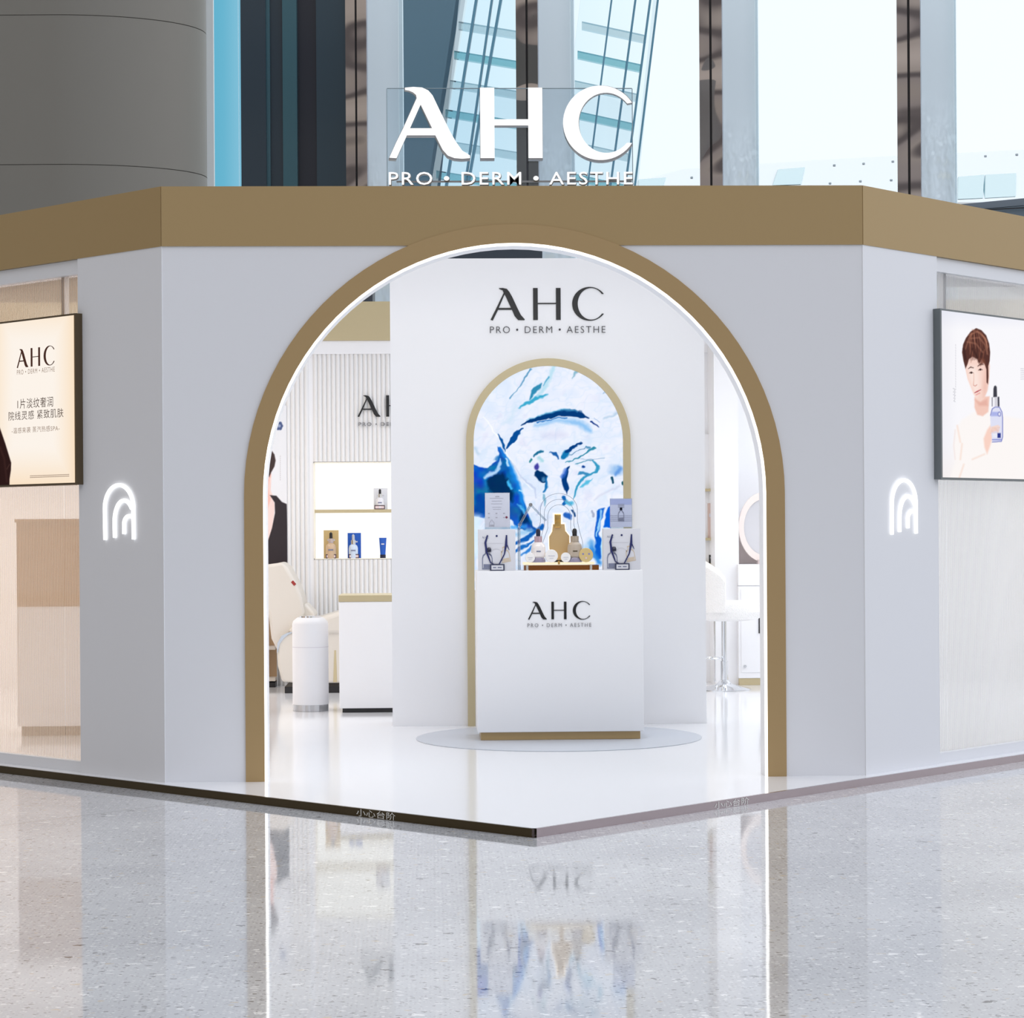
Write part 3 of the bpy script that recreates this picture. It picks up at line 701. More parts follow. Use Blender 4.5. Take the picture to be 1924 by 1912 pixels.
# ================================================================== LOGOS ON THE SIDE COLUMNS
def neon(side):
    if side == 'L':
        A = [(199, 1013), (198.5, 960)], (225.5, 955, 27, 44), [(252.5, 958), (253, 1013)]
        o1 = [(199.5, 1014), (199, 985), (198.5, 955)] + [(225.5 - 27 * math.cos(a), 955 - 44 * math.sin(a)) for a in np.linspace(.1, math.pi - .1, 22)] + [(252, 958), (252.5, 985), (253, 1013)]
        o2 = [(217.5, 1010), (217, 985)] + [(235 - 18 * math.cos(a), 978 - 38 * math.sin(a)) for a in np.linspace(.1, math.pi * .8, 16)]
        o3 = [(235, 1003), (235, 990)] + [(245 - 10.5 * math.cos(a), 986 - 17 * math.sin(a)) for a in np.linspace(.2, math.pi * .66, 10)]
    else:
        o1 = [(1674, 1004), (1674, 985), (1674, 948)] + [(1696.5 - 22.5 * math.cos(a), 945 - 43 * math.sin(a)) for a in np.linspace(.1, math.pi - .1, 22)] + [(1719, 950), (1719, 975), (1719.5, 1002)]
        o2 = [(1688.5, 999), (1688.5, 980)] + [(1704 - 15.5 * math.cos(a), 970 - 38 * math.sin(a)) for a in np.linspace(.1, math.pi * .8, 16)]
        o3 = [(1704, 992), (1704, 982)] + [(1712.5 - 9 * math.cos(a), 977 - 17 * math.sin(a)) for a in np.linspace(.2, math.pi * .66, 10)]
    sg = -1 if side == 'L' else 1; mb = MB()
    for pl_ in (o1, o2, o3):
        q = []
        for px, py in pl_:
            t, z = on_wall(px, py, side); q.append((sg * t, z))
        mb.ribbon(q, .0165, -.012, -.001)
    o = mb.build('arch_logo_light', m_neon); o.location = frame_loc(side, 0); o.rotation_euler = (0, 0, sg * math.pi / 4)
    # put the origin at the logo's foot
    t, z = on_wall(*( (226, 1012) if side == 'L' else (1697, 1003)), side)
    dv = Vector((sg * t, 0, z)); o.data.transform(Matrix.Translation(-dv)); o.location = frame_loc(side, t, 0, z)
    tag(o, 'white glowing triple arch logo on the %s column of the booth' % ('left' if side == 'L' else 'right'), 'sign', 'glowing arch logos')
neon('L'); neon('R')

# ================================================================== LIGHTBOXES ON THE GLASS WALLS
def left_paint(px, py):
    P = Paint(px, py, (255, 246, 236))
    cx_, cy_ = 62, 740
    r_ = np.clip(np.maximum((np.abs(px - cx_) - 35) / 50, (np.abs(py - cy_) - 95) / 90), 0, 1)
    P.put(r_ ** 1.4 * .75, (250, 216, 174))
    P.poly([(-200, 700), (-6, 790), (0, 804), (10, 833), (21, 869), (20.5, 883), (18, 900), (17.5, 930), (-200, 930)], (46, 27, 26), .8)
    P.stroke([(0, 840), (8, 862), (13, 905)], 2, (70, 44, 40), 2, .7)
    P.stroke([(18, 872), (13, 881)], 1.2, (86, 60, 54), 1, .8)
    return P.c
def right_paint(px, py):
    P = Paint(px, py, (252, 251, 255))
    e = np.clip((620 - py) / 35, 0, 1) * .45; P.put(e, (222, 226, 244))
    P.put(np.clip((1800 - px) / 28, 0, 1) * .22, (220, 220, 232)); P.put(np.clip((py - 830) / 80, 0, 1) * .35, (255, 236, 222))
    P.T = lambda p: (1600 + p[0] / 3.083, 480 + p[1] / 3.083)
    skin, skl, sh = (250, 216, 204), (255, 236, 228), (228, 172, 158)
    # clothing, almost white with soft peach folds
    P.poly([(710, 905), (640, 950), (600, 1010), (590, 1100), (600, 1200), (560, 1320), (1060, 1330), (1050, 960), (900, 930), (800, 890)], (255, 250, 248), 3)
    for a_, b_ in (((612, 985), (630, 1080)), ((650, 1210), (625, 1285)), ((770, 1150), (700, 1180)), ((640, 1090), (630, 1180))): P.stroke([a_, b_], 2, (250, 222, 208), 2, .9)
    P.stroke([(600, 1010), (592, 1100), (600, 1180)], 1.5, (244, 226, 222), 1.5, .8)
    # neck
    P.poly([(712, 820), (712, 880), (728, 922), (760, 930), (792, 905), (800, 815)], (246, 204, 190), 1.5)
    P.poly([(715, 835), (745, 850), (785, 830), (790, 870), (740, 870)], (226, 168, 154), 2.5, .6)
    # head, ear, hair
    P.poly([(654, 600), (660, 660), (672, 715), (692, 765), (708, 805), (730, 838), (748, 845), (768, 828), (786, 785), (796, 730), (802, 640), (790, 580), (700, 560)], skin, .9)
    P.poly([(672, 640), (678, 710), (702, 780), (725, 820), (745, 760), (740, 680), (715, 640)], skl, 5, .8)
    P.poly([(776, 640), (790, 700), (785, 775), (765, 820), (760, 760)], (236, 186, 172), 4, .6)
    P.poly([(660, 655), (648, 610), (640, 560), (646, 515), (662, 478), (690, 440), (722, 420), (752, 432), (780, 462), (797, 510), (803, 560), (800, 610), (792, 640), (793, 700), (790, 745), (782, 735), (781, 660), (770, 625), (752, 600), (738, 628), (728, 600), (700, 585), (680, 600), (672, 628)], (88, 54, 48), .9)
    P.poly([(740, 590), (770, 600), (780, 640), (765, 625), (745, 640)], (120, 70, 56), 1.5, .8)
    rh = random.Random(9)
    for k in range(46):
        a0 = rh.uniform(-2.9, -.25); x0_, y0_ = 722 + 66 * math.cos(a0) * .55, 470 + 40 * math.sin(a0)
        x1_, y1_ = 722 + rh.uniform(58, 74) * math.cos(a0 * .9 + .15), 540 + rh.uniform(-20, 50) + 20 * math.sin(a0)
        xm_, ym_ = (x0_ + x1_) / 2 + 6 * math.cos(a0), (y0_ + y1_) / 2 - rh.uniform(4, 18)
        P.stroke([(x0_, y0_), (xm_, ym_), (x1_, y1_)], [.5, rh.uniform(.8, 1.8), .4], rh.choice([(150, 96, 78), (64, 40, 38), (196, 140, 116), (116, 72, 60)]), .6, .55)
    for k in range(14):
        xs_ = 692 + k * 5.5; P.stroke([(xs_ + 6, 545), (xs_ + 1, 575), (xs_ - 6, 605 + rh.uniform(-6, 16))], [1.4, 1.4, .4], rh.choice([(96, 58, 50), (140, 88, 72), (74, 46, 42)]), .6, .8)
    for q in ([(680, 460), (730, 440), (775, 480), (790, 530)], [(690, 480), (740, 475), (775, 520), (785, 570)], [(700, 430), (750, 450), (785, 500)], [(670, 500), (720, 510), (760, 560)], [(700, 450), (680, 480), (660, 540)]):
        P.stroke(q, 2, (186, 128, 104), 1.5, .55)
    P.stroke([(650, 540), (660, 600)], 3, (54, 34, 34), 2, .7); P.stroke([(700, 540), (730, 590)], 3, (52, 32, 32), 2, .6)
    # features
    P.stroke([(676, 655), (690, 646), (706, 650)], [1, 2, 1.4], (88, 60, 56), .7); P.stroke([(732, 640), (748, 628), (764, 632)], [1.4, 2, 1], (88, 60, 56), .7)
    P.stroke([(682, 680), (694, 674), (704, 680)], [1, 1.6, 1], (60, 36, 36), .6); P.dot((693, 680), 1.6, 1.3, (44, 26, 26), .6)
    P.stroke([(735, 664), (746, 656), (758, 662)], [1, 1.6, 1], (60, 36, 36), .6); P.dot((746, 662), 1.6, 1.3, (44, 26, 26), .6)
    P.stroke([(708, 680), (708, 720), (706, 745)], [.6, 1, 1.6], (226, 176, 160), .8, .8); P.stroke([(706, 750), (716, 756), (726, 748)], 1.2, (206, 140, 128), .7)
    P.stroke([(712, 795), (726, 788), (748, 776)], [1, 2.6, 1], (206, 104, 112), .7); P.stroke([(714, 795), (750, 777)], .7, (150, 60, 70), .5)
    P.stroke([(722, 806), (742, 796)], 2, (236, 160, 156), 1)
    # hand and bottle
    P.poly([(770, 1110), (765, 1060), (785, 1010), (810, 975), (850, 985), (860, 1010), (840, 1040), (815, 1060), (800, 1110), (785, 1150)], (252, 214, 200), 2)
    P.poly([(803, 925), (812, 885), (830, 874), (858, 876), (872, 905), (876, 940), (876, 1050), (868, 1078), (815, 1082), (812, 1050), (806, 1000)], (226, 228, 248), .8)
    P.stroke([(805, 925), (815, 888), (832, 877), (857, 878), (871, 905), (875, 940), (875, 1050), (868, 1076), (815, 1080)], 1.4, (108, 116, 190), .7)
    P.poly([(812, 905), (862, 905), (864, 930), (808, 930)], (176, 184, 236), 1.2); P.dot((856, 918), 3, 4.5, (120, 126, 190), .7); P.dot((856, 918), 1.8, 3, (236, 238, 252), .6)
    P.poly([(820, 1020), (845, 1030), (843, 1056), (818, 1050)], (240, 240, 250), 1, .8); P.poly([(845, 1028), (864, 1028), (864, 1056), (845, 1056)], (52, 62, 140), .7)
    P.stroke([(816, 1066), (868, 1066)], 2, (130, 138, 210), .8)
    P.poly([(812, 820), (856, 818), (857, 872), (813, 874)], (216, 214, 222), .7); P.stroke([(824, 824), (824, 870)], 3, (250, 250, 255), .8); P.stroke([(851, 822), (852, 870)], 3, (70, 70, 84), .8); P.stroke([(814, 822), (814, 872)], 1, (110, 110, 126), .6)
    P.poly([(821, 820), (822, 770), (826, 756), (834, 752), (841, 760), (843, 818)], (66, 66, 76), .8)
    for k in range(4): P.stroke([(802 + 3 * k, 1022 - 9 * k), (835 + 4 * k, 1012 - 9 * k), (850 + 3 * k, 1020 - 9 * k)], [2.6, 2.4, 1.8], (250, 218, 204), .9); P.stroke([(804 + 3 * k, 1027 - 9 * k), (848 + 3 * k, 1024 - 9 * k)], .7, (222, 164, 150), .6, .7)
    # vertical caption strokes
    for k in range(22):
        P.stroke([(602, 515 + 15 * k), (604, 515 + 15 * k + 9)], .7, (180, 180, 190), .5, .7 if k < 17 else 0)
    for k in range(9): P.stroke([(588 + (k * 7) % 13, 770 + 9 * k), (604 - (k * 5) % 9, 774 + 9 * k)], .8, (150, 150, 160), .6, .8)
    for k in range(6): P.stroke([(980, 655 + 12 * k), (998, 655 + 12 * k)], .8, (170, 170, 184), .6, .7)
    return P.c
def lightbox(side):
    sg = -1 if side == 'L' else 1; OUT = .045
    if side == 'L':
        te, z1 = on_wall(141, 588, side, OUT); _, z0 = on_wall(141, 910, side, OUT); tf = te + 1.75
    else:
        te, z1 = on_wall(1767, 579, side, OUT); _, z0 = on_wall(1767, 900, side, OUT); tf = te + 1.75
    loc = frame_loc(side, te, 0, z0); rz = sg * math.pi / 4
    r_ = empty('lightbox', loc, rz); hgt = z1 - z0; x0, x1 = sorted((0, sg * (tf - te)))
    MB().box(x0, x1, -OUT + .002, .046, 0, hgt).build('frame', m_darkframe if side == 'L' else m_greyframe, r_)
    g = .010
    picture('poster', (x0 + g, -OUT - .0005, g), (x1 - x0 - 2 * g, 0, 0), (0, 0, hgt - 2 * g), 460, 240, left_paint if side == 'L' else right_paint, vcol_emit('poster_print_' + side, .98), r_, loc=loc, rz=rz)
    if side == 'L':
        tag(r_, 'glowing cream lightbox with brown AHC lettering on the left glass wall', 'lightbox', 'lightboxes on the glass walls')
        brown, grey = emit('brown_print', (70, 44, 36), 1), emit('grey_print', (150, 128, 112), 1)
        drk = emit('dark_print', (78, 62, 54), 1)
        def P_(px, py):
            t, z = on_wall(px, py, 'L', OUT); return sg * (t - te), z - z0
        (xa, za), (xb, _z) = P_(32.5, 690), P_(103, 684)
        lo = logo_AHC(True, 1, 0, 1); fit_logo(lo, xa, xb, P_(67, 688)[1], P_(67, 653)[1], -OUT - .0035, -OUT - .001, 'brand_letters', brown, r_)
        def line(nm, tx, ax, bx_, yb, yt, mat, **k):
            a, b = P_(ax, yb), P_(bx_, yb); mid = P_((ax + bx_) / 2, yb)
            text(nm, tx, (mid[0], -OUT - .002, mid[1]), mat, r_, width=b[0] - a[0], height=P_((ax + bx_) / 2, yt)[1] - mid[1], **k)
        line('tagline', 'PRO • DERM • AESTHE', 32, 103, 701, 692, grey, spacing=1.2)
        line('headline', '1片淡纹奢润', 33, 100, 766, 747, drk, spacing=1.1)
        line('subheadline', '院线灵感 紧致肌肤', 16, 119, 787, 770, drk, spacing=1.1)
        line('caption', '-温感来袭 蒸汽热感SPA-', 22, 112, 812, 801, grey, spacing=1.1)
        mb = MB(); 
        for yy in (894.5, 897.5):
            a, b = P_(57, yy), P_(131, yy - 1)
            nseg = 30
            for i in range(nseg):
                xa_ = a[0] + (b[0] - a[0]) * i / nseg; mb.box(xa_, xa_ + (b[0] - a[0]) / nseg * .7, -OUT - .0025, -OUT - .001, a[1], a[1] + .0035)
        mb.build('small_print', grey, r_)
    else:
        tag(r_, 'glowing white lightbox with a young man holding a dropper bottle on the right glass wall', 'lightbox', 'lightboxes on the glass walls')
lightbox('L'); lightbox('R')

# poster on the rear wall at the far left
pr_ = empty('wall_poster', (float(BX(540)) - .5, YB - .02, float(BZ(520, 1060))))
pw = 1.0; ph = float(BZ(520, 762)) - pr_.location.z
def rear_paint(px, py):
    P = Paint(px, py, (232, 234, 238)); P.put(np.clip((py - 900) / 150, 0, 1) * .3, (240, 226, 224))
    P.T = lambda p: (480 + p[0] / 3.54, 540 + p[1] / 3.54)
    P.poly([(-200, 1390), (60, 1300), (110, 1370), (130, 1450), (110, 1640), (70, 1850), (-200, 1850)], (240, 216, 210), 1.2)
    P.poly([(-60, 1180), (80, 1170), (105, 1240), (100, 1340), (104, 1400), (80, 1480), (-60, 1440)], (238, 188, 176), 1.2)
    P.stroke([(100, 1270), (92, 1330), (100, 1390)], 2, (250, 220, 214), 1)
    P.poly([(-60, 1060), (60, 1062), (105, 1080), (126, 1110), (134, 1150), (126, 1190), (104, 1230), (92, 1260), (80, 1240), (60, 1200), (-60, 1200)], (52, 34, 32), 1)
    P.poly([(95, 1380), (140, 1385), (175, 1425), (208, 1440), (214, 1600), (214, 1860), (70, 1860), (78, 1700), (110, 1600), (130, 1500), (128, 1430)], (36, 26, 32), .8)
    P.poly([(-200, 1500), (20, 1400), (40, 1560), (50, 1860), (-200, 1860)], (36, 26, 32), .8)
    for k in range(6):
        a = k * math.pi / 3; P.dot((158 + 14 * math.cos(a), 920 + 18 * math.sin(a)), 3.2, 3.6, (66, 84, 132), .8)
    P.dot((158, 920), 3, 3, (150, 164, 196), .8)
    for k in range(12): P.stroke([(165, 1120 + 14 * k), (165, 1127 + 14 * k)], .8, (176, 170, 172), .5, .8)
    return P.c
MB().box(-pw / 2, pw / 2, 0, .018, 0, ph).build('backing_board', m_inner, pr_)
loc_ = tuple(pr_.location)
picture('print', (-pw / 2, -.001, 0), (pw, 0, 0), (0, 0, ph), 260, 300, rear_paint, vcol_print('rear_poster_print'), pr_, loc=loc_, rz=0)
tag(pr_, 'tall poster of a dark haired person in a black jacket behind the cream armchair', 'poster')

# ================================================================== COUNTER AND ITS DISPLAY
CXL, CXR, CY0, CY1, CH = -.158, .822, 2.0, 2.42, 1.0
ct = empty('display_counter', ((CXL + CXR) / 2, (CY0 + CY1) / 2, 0))
hw, hd = (CXR - CXL) / 2, (CY1 - CY0) / 2
MB().box(-hw, hw, -hd, hd, .05, CH, .004).build('body', m_inner, ct, True)
MB().box(-hw + .02, hw - .02, -hd + .012, hd - .012, .0045, .05).build('plinth', m_gold, ct)
s320 = F_PX / (11.02544 + CY0)
lz = float(atY(1051, 1163, CY0)[2]); lx = float(atY(1051, 1163, CY0)[0]) - ct.location.x
o = logo_AHC(True, 118 / s320 / logo_width(True), -hd - .004, -hd - .0005).build('logo_letters', m_black, ct); o.location = (lx, 0, lz)
text('tagline', 'PRO • DERM • AESTHE', (lx, -hd - .006, lz - 14.5 / s320), m_greyletter, ct, width=120 / s320, height=7 / s320, depth=.002, spacing=1.3, weight=-.012)
tag(ct, 'white display counter with black AHC lettering and gold plinth before the screen', 'counter')
PXM = 1 / s320
def cw(px, py=1071, Y=CY0): p = atY(px, py, Y); return float(p[0]), float(p[2])

m_midp = principled('mid_grey_print', (172, 174, 188), .5)
m_paper = principled('white_paper', (216, 217, 224), .5)
m_sketch = principled('grey_blue_print', (120, 126, 150), .5); m_palep = principled('pale_print', (206, 206, 214), .5); m_warmp = principled('warm_print', (206, 190, 170), .5)
def flat_bottle(mb, cx, cz, w, h, y, tilt=0):
    """dropper-bottle outline as a thin printed shape"""
    T = lambda x, z: (cx + (x * math.cos(tilt) - z * math.sin(tilt)), cz + (x * math.sin(tilt) + z * math.cos(tilt)))
    o_ = [(-.5, 0), (.5, 0), (.5, .42), (.42, .55), (.2, .62), (.2, .78), (-.2, .78), (-.2, .62), (-.42, .55), (-.5, .42)]
    i_ = [(-.42, .05), (.42, .05), (.42, .4), (.34, .5), (.13, .58), (.13, .72), (-.13, .72), (-.13, .58), (-.34, .5), (-.42, .4)]
    mb.prism([T(x * w, z * h) for x, z in o_], y, y + .0008, [[T(x * w, z * h) for x, z in i_]])
    mb.prism([T(x * w, z * h) for x, z in ((-.36, .06), (.36, .06), (.36, .2), (-.36, .2))], y, y + .0008)
    return mb
def bag(px0, px1, label):
    x0, x1 = cw(px0)[0], cw(px1)[0]; w = x1 - x0; h = 78 * PXM; dp = .085
    r_ = empty('gift_bag', ((x0 + x1) / 2, CY0 + .012 + dp / 2, CH))
    mb = MB(); a = w / 2
    mb.box(-a, a, -dp / 2, dp / 2, 0, h, .002); bg_ = mb.build('bag_body', m_paper, r_, True)
    yf = -dp / 2 - .0012
    lo = logo_AHC(True, 1, 0, 1); fit_logo(lo, -a + .022, -a + .065, h * .78, h * .78 + .012, yf, yf + .001, 'logo_print', m_sketch, bg_)
    MB().lathe([(0, 0), (.006, 0), (.006, .001), (0, .001)], 12, M=Matrix.Translation((-.001, yf, h * .84)) @ Matrix.Rotation(math.pi / 2, 4, 'X')).build('emblem', m_navy, bg_)
    flat_bottle(MB(), -a * .52, .008, .062, .155, yf).build('bottle_print', m_sketch, bg_)
    flat_bottle(MB(), a * .52, .05, .052, .12, yf, .18).build('bottle_print', m_warmp, bg_)
    MB().prism([(-.003 + .04 * math.cos(t), .085 + .045 * math.sin(t)) for t in np.linspace(0, 2 * math.pi, 33)[:-1]], yf, yf + .0005, [[(-.003 + .037 * math.cos(t), .085 + .042 * math.sin(t)) for t in np.linspace(0, 2 * math.pi, 33)[:-1]]]).build('ring_print', m_palep, bg_)
    MB().box(-a + .02, a * .35, yf, yf + .0008, h * .66, h * .66 + .0015).build('rule_print', m_palep, bg_)
    MB().lathe([(0, 0), (.012, .002), (.013, .016), (.008, .026), (0, .028)], 14, M=Matrix.Translation((-a * .42, yf - .002, .11)) ).build('print_cap', m_bluedark, r_)
    # ribbon handle
    rb = MB(); pts = [(-a * .50, h * .86), (-a * .62, h * .68), (-a * .55, h * .45), (-a * .35, h * .2), (-.012, .035)]
    rb.ribbon(pts, [.008, .012, .012, .006, .004], yf - .004, yf - .0025)
    pts = [(a * .52, h * .86), (a * .50, h * .65), (a * .40, h * .4), (a * .12, h * .16), (.02, .035)]
    rb.ribbon(pts, [.008, .014, .007, .006, .004], yf - .004, yf - .0025); rb.ribbon([(a * .50, h * .66), (a * .66, h * .5)], [.008, .003], yf - .0055, yf - .0042)
    rb.build('ribbon', m_navy, r_)
    tag(r_, label, 'bag', 'gift bags on the counter')
    return r_
bag(899, 969, 'white gift bag with navy ribbon standing left on the counter')
bag(1134, 1204, 'white gift bag with navy ribbon standing right on the counter')
for px0, px1, lab in ((921, 948, 'small dark framed price card before the left gift bag'), (1156, 1183, 'small dark framed price card before the right gift bag')):
    x0, x1 = cw(px0)[0], cw(px1)[0]; w = (x1 - x0) / 2; h = 12.5 * PXM
    r_ = empty('price_card', ((x0 + x1) / 2, CY0 + .003, CH))
    MB().prism([(-w, 0), (w, 0), (w, h), (-w, h)], -.001, .003, [[(-w + .007, .006), (w - .007, .006), (w - .007, h - .006), (-w + .007, h - .006)]]).build('frame', principled('dark_acrylic_frame', (52, 58, 84), .3), r_)
    MB().box(-w + .0071, w - .0071, .0005, .002, .0061, h - .0061).build('card', m_paper, r_)
    MB().box(-w * .6, -w * .15, -.0003, .0005, h * .42, h * .58).box(w * .05, w * .6, -.0003, .0005, h * .42, h * .58).build('print', m_sketch, r_)
    tag(r_, lab, 'price card', 'price cards on the counter')
# upright cards standing on an acrylic riser behind the bags
m_grad = principled('blue_card_print', (160, 172, 214), .4)
def upcard(px0, px1, pt, pb, lab, kind):
    Yc = CY0 + .17; a, b = atY(px0, pb, Yc), atY(px1, pt, Yc); w = (b[0] - a[0]) / 2; h = b[2] - CH
    r_ = empty('card_stand', (float(a[0] + b[0]) / 2, Yc, CH)); zc = float(a[2]) - CH
    MB().box(-w, w, -.002, .002, 0, h).box(-w, w, .002, .05, 0, .003).build('acrylic_holder', m_acryl2, r_)
    cm = principled('info_card' + kind, (206, 210, 224) if kind == 'a' else (190, 198, 222), .4)
    cd_ = MB().box(-w + .002, w - .002, -.004, -.0022, zc, h - .002).build('card', cm, r_)
    mb = MB(); ch = h - zc
    if kind == 'a':
        mb.box(-.012, .012, -.005, -.0042, h - .027, h - .021)
        for k, (q, ww) in enumerate(((.16, .6), (.24, .45), (.32, .5), (.42, .4), (.48, .35))): mb.box(-w * ww, w * ww * .8, -.005, -.0042, h - ch * q - .0025, h - ch * q)
        for k in range(6): mb.box(-w * .75 + (k % 3) * w * .6, -w * .6 + (k % 3) * w * .6, -.005, -.0042, h - ch * (.62 + .12 * (k // 3)), h - ch * (.59 + .12 * (k // 3)))
        mb.build('print', m_midp, cd_)
        MB().lathe([(0, 0), (.007, 0), (.007, .0008), (0, .0008)], 12, M=Matrix.Translation((w * .72, -.0042, h - ch * .72)) @ Matrix.Rotation(math.pi / 2, 4, 'X')).build('red_dot', principled('plum_print', (120, 40, 70), .5), r_)
        flat_bottle(MB(), -w * .45, zc + .004, .03, .05, -.0052).build('bottle_print', m_midp, r_)
    else:
        MB().box(-w + .002, w - .002, -.0046, -.0041, h - ch * .22, h - .003).build('sky_print', m_grad, r_)
        for q in (.2, .25, .3): mb.box(-.018, .02, -.0054, -.0047, h - ch * q - .003, h - ch * q)
        for q in (.6, .66, .72, .78): mb.box(-w * .95, w * .95, -.005, -.0042, h - ch * q - .0015, h - ch * q)
        mb.build('print', m_sketch, cd_); flat_bottle(MB(), 0, zc + ch * .2, .036, .10, -.0062).build('bottle_print', m_sketch, r_)
        MB().box(-.007, .007, -.0062, -.0054, zc + ch * .58, zc + ch * .68).build('print_cap', m_bluedark, r_)
    tag(r_, lab, 'card', 'upright cards behind the gift bags')
upcard(911, 958, 925, 990, 'pale text card standing upright behind the left gift bag', 'a')
upcard(1146, 1187.5, 936, 990, 'blue bottle picture card standing behind the right gift bag', 'b')

# tray on clear legs
xa, xb = cw(985)[0], cw(1118)[0]; tz = float(cw(1000, 1061, CY0 + .06)[1]); TZ = CH + .047
tr = empty('display_tray', ((xa + xb) / 2, CY0 + .13, CH)); w = (xb - xa) / 2
MB().box(-w, w, -.09, .11, .033, .047, .002).build('tray_top', emit('lit_tray', (255, 240, 206), 1.05), tr)
MB().box(-w + .002, w + .028, -.06, .10, .0005, .0295).build('copper_base', principled('copper_mirror', (150, 96, 56), .15, 1), tr)
for sx in (-1, 1):
    for yy in (-.075, .09):
        MB().lathe([(0, 0), (.008, 0), (.008, .033), (0, .033)], 12, cx=sx * (w - .02) - .0 , cy=yy).build('leg', m_chrome, tr)
MB().box(-.008, .004, -.094, -.0905, .034, .056).build('clasp', m_goldmetal, tr)
tag(tr, 'lit cream tray on short legs between the two gift bags', 'tray')
TY = CY0 + .05
m_serum = principled('pearly_glass', (238, 232, 230), .12, 0, Alpha=1.0); m_serumg = principled('smoky_gold_glass', (186, 172, 156), .12)
m_glassbase = principled('lilac_glass', (150, 144, 166), .1)
def bottle(px, pyb, h, r, label, body_m, collar_m, group, gold=False, z=TZ, Y=TY, lab_m=None):
    x = float(atY(px, pyb, Y)[0]); r_ = empty('dropper_bottle', (x, Y, z))
    MB().lathe([(0, 0), (r * .98, 0), (r, .004), (r, h * .07), (r * .82, h * .14), (0, h * .14)], 32).build('glass_base', m_glassbase, r_, True)
    bb_ = MB().lathe([(0, h * .141), (r * .82, h * .141), (r, h * .18), (r, h * .42), (r * .9, h * .52), (r * .5, h * .60), (0, h * .60)], 32).build('bottle_body', body_m, r_, True)
    MB().lathe([(0, h * .601), (r * .55, h * .601), (r * .55, h * .77), (0, h * .77)], 24).build('collar', collar_m, r_, True)
    MB().lathe([(0, h * .771), (r * .30, h * .771), (r * .32, h * .93), (r * .22, h * .985), (0, h)], 20).build('dropper_cap', m_bluedark if not gold else m_dark, r_, True)
    MB().box(-r * .3, r * .3, -r - .0012, -r + .001, h * .31, h * .345).build('label_print', m_sketch if not gold else m_darkframe, bb_)
    tag(r_, label, 'bottle', group); return r_
bottle(1011.5, 1055, .200, .042, 'pearly white dropper bottle on the tray, left of the gold plaque', m_serum, principled('rose_silver', (206, 178, 190), .25, .6), 'dropper bottles on the tray')
bottle(1080, 1055, .200, .044, 'smoky gold dropper bottle on the tray, right of the gold plaque', m_serumg, principled('champagne_collar', (190, 176, 158), .3, .5), 'dropper bottles on the tray', True)
# gold bottle-shaped plaque with glowing edge + acrylic outlines
GY = CY0 + .135
gx = float(atY(1050, 1000, GY)[0]); gp = empty('bottle_plaque', (gx, GY, TZ))
def bshape(s, top, hw_):
    # bottle silhouette, s = offset outward
    return [(-hw_ - s, 0), (hw_ + s, 0), (hw_ + s, .115), (hw_ * .72 + s, .150 + s * .4), (hw_ * .52 + s, .165 + s), (hw_ * .52 + s, top - .05 + s)] + arc(0, top - .05 + s, hw_ * .52 + s, .05 + s * .6, 0, 180, 18)[1:] + [(-hw_ * .52 - s, .165 + s), (-hw_ * .72 - s, .150 + s * .4), (-hw_ - s, .115)]
kk = F_PX / (11.02544 + GY)
MB().prism([(-.052, .012), (.052, .012), (.062, .10), (.062, .155), (.038, .185), (.034, .225), (-.034, .225), (-.04, .18), (-.058, .15), (-.058, .10)], -.004, .004).build('gold_plate', principled('satin_gold', (222, 190, 140), .35, .7), gp)
MB().box(-.026, .012, -.022, .0, .205, .285, .004).build('gold_cap', m_goldmetal, gp, True)
MB().prism([(-.056, .008), (.056, .008), (.067, .10), (.067, .158), (.043, .190), (.040, .232), (.022, .236), (.022, .292), (-.034, .292), (-.034, .236), (-.040, .232), (-.045, .184), (-.063, .155), (-.063, .10)], .0055, .009).build('glowing_edge', emit('plaque_glow', (255, 240, 214), 1.5), gp)
MB().box(-.05, .045, -.012, .012, 0, .012).build('foot', m_dark, gp)
tag(gp, 'gold bottle shaped plaque with a glowing edge at the middle of the tray', 'plaque')
for i, s in enumerate((.035, .055, .077)):
    oo = bshape(s, .285, .064); ii = bshape(s - .0028, .285, .064)
    oo = [(x, max(z, 0)) for x, z in oo]; ii = [(x, max(z, .0)) for x, z in ii]
    mb = MB(); mb.ribbon(oo[1:] , .0022, 0, .008)
    o = mb.build('acrylic_outline', principled('outline_edge', (128, 140, 156), .3), None); o.location = (gx + .004, GY + .022 + i * .012, TZ)
    tag(o, 'clear bottle outline behind the gold plaque, %s of three' % ('smallest', 'middle', 'largest')[i], 'ornament', 'nested acrylic outlines')
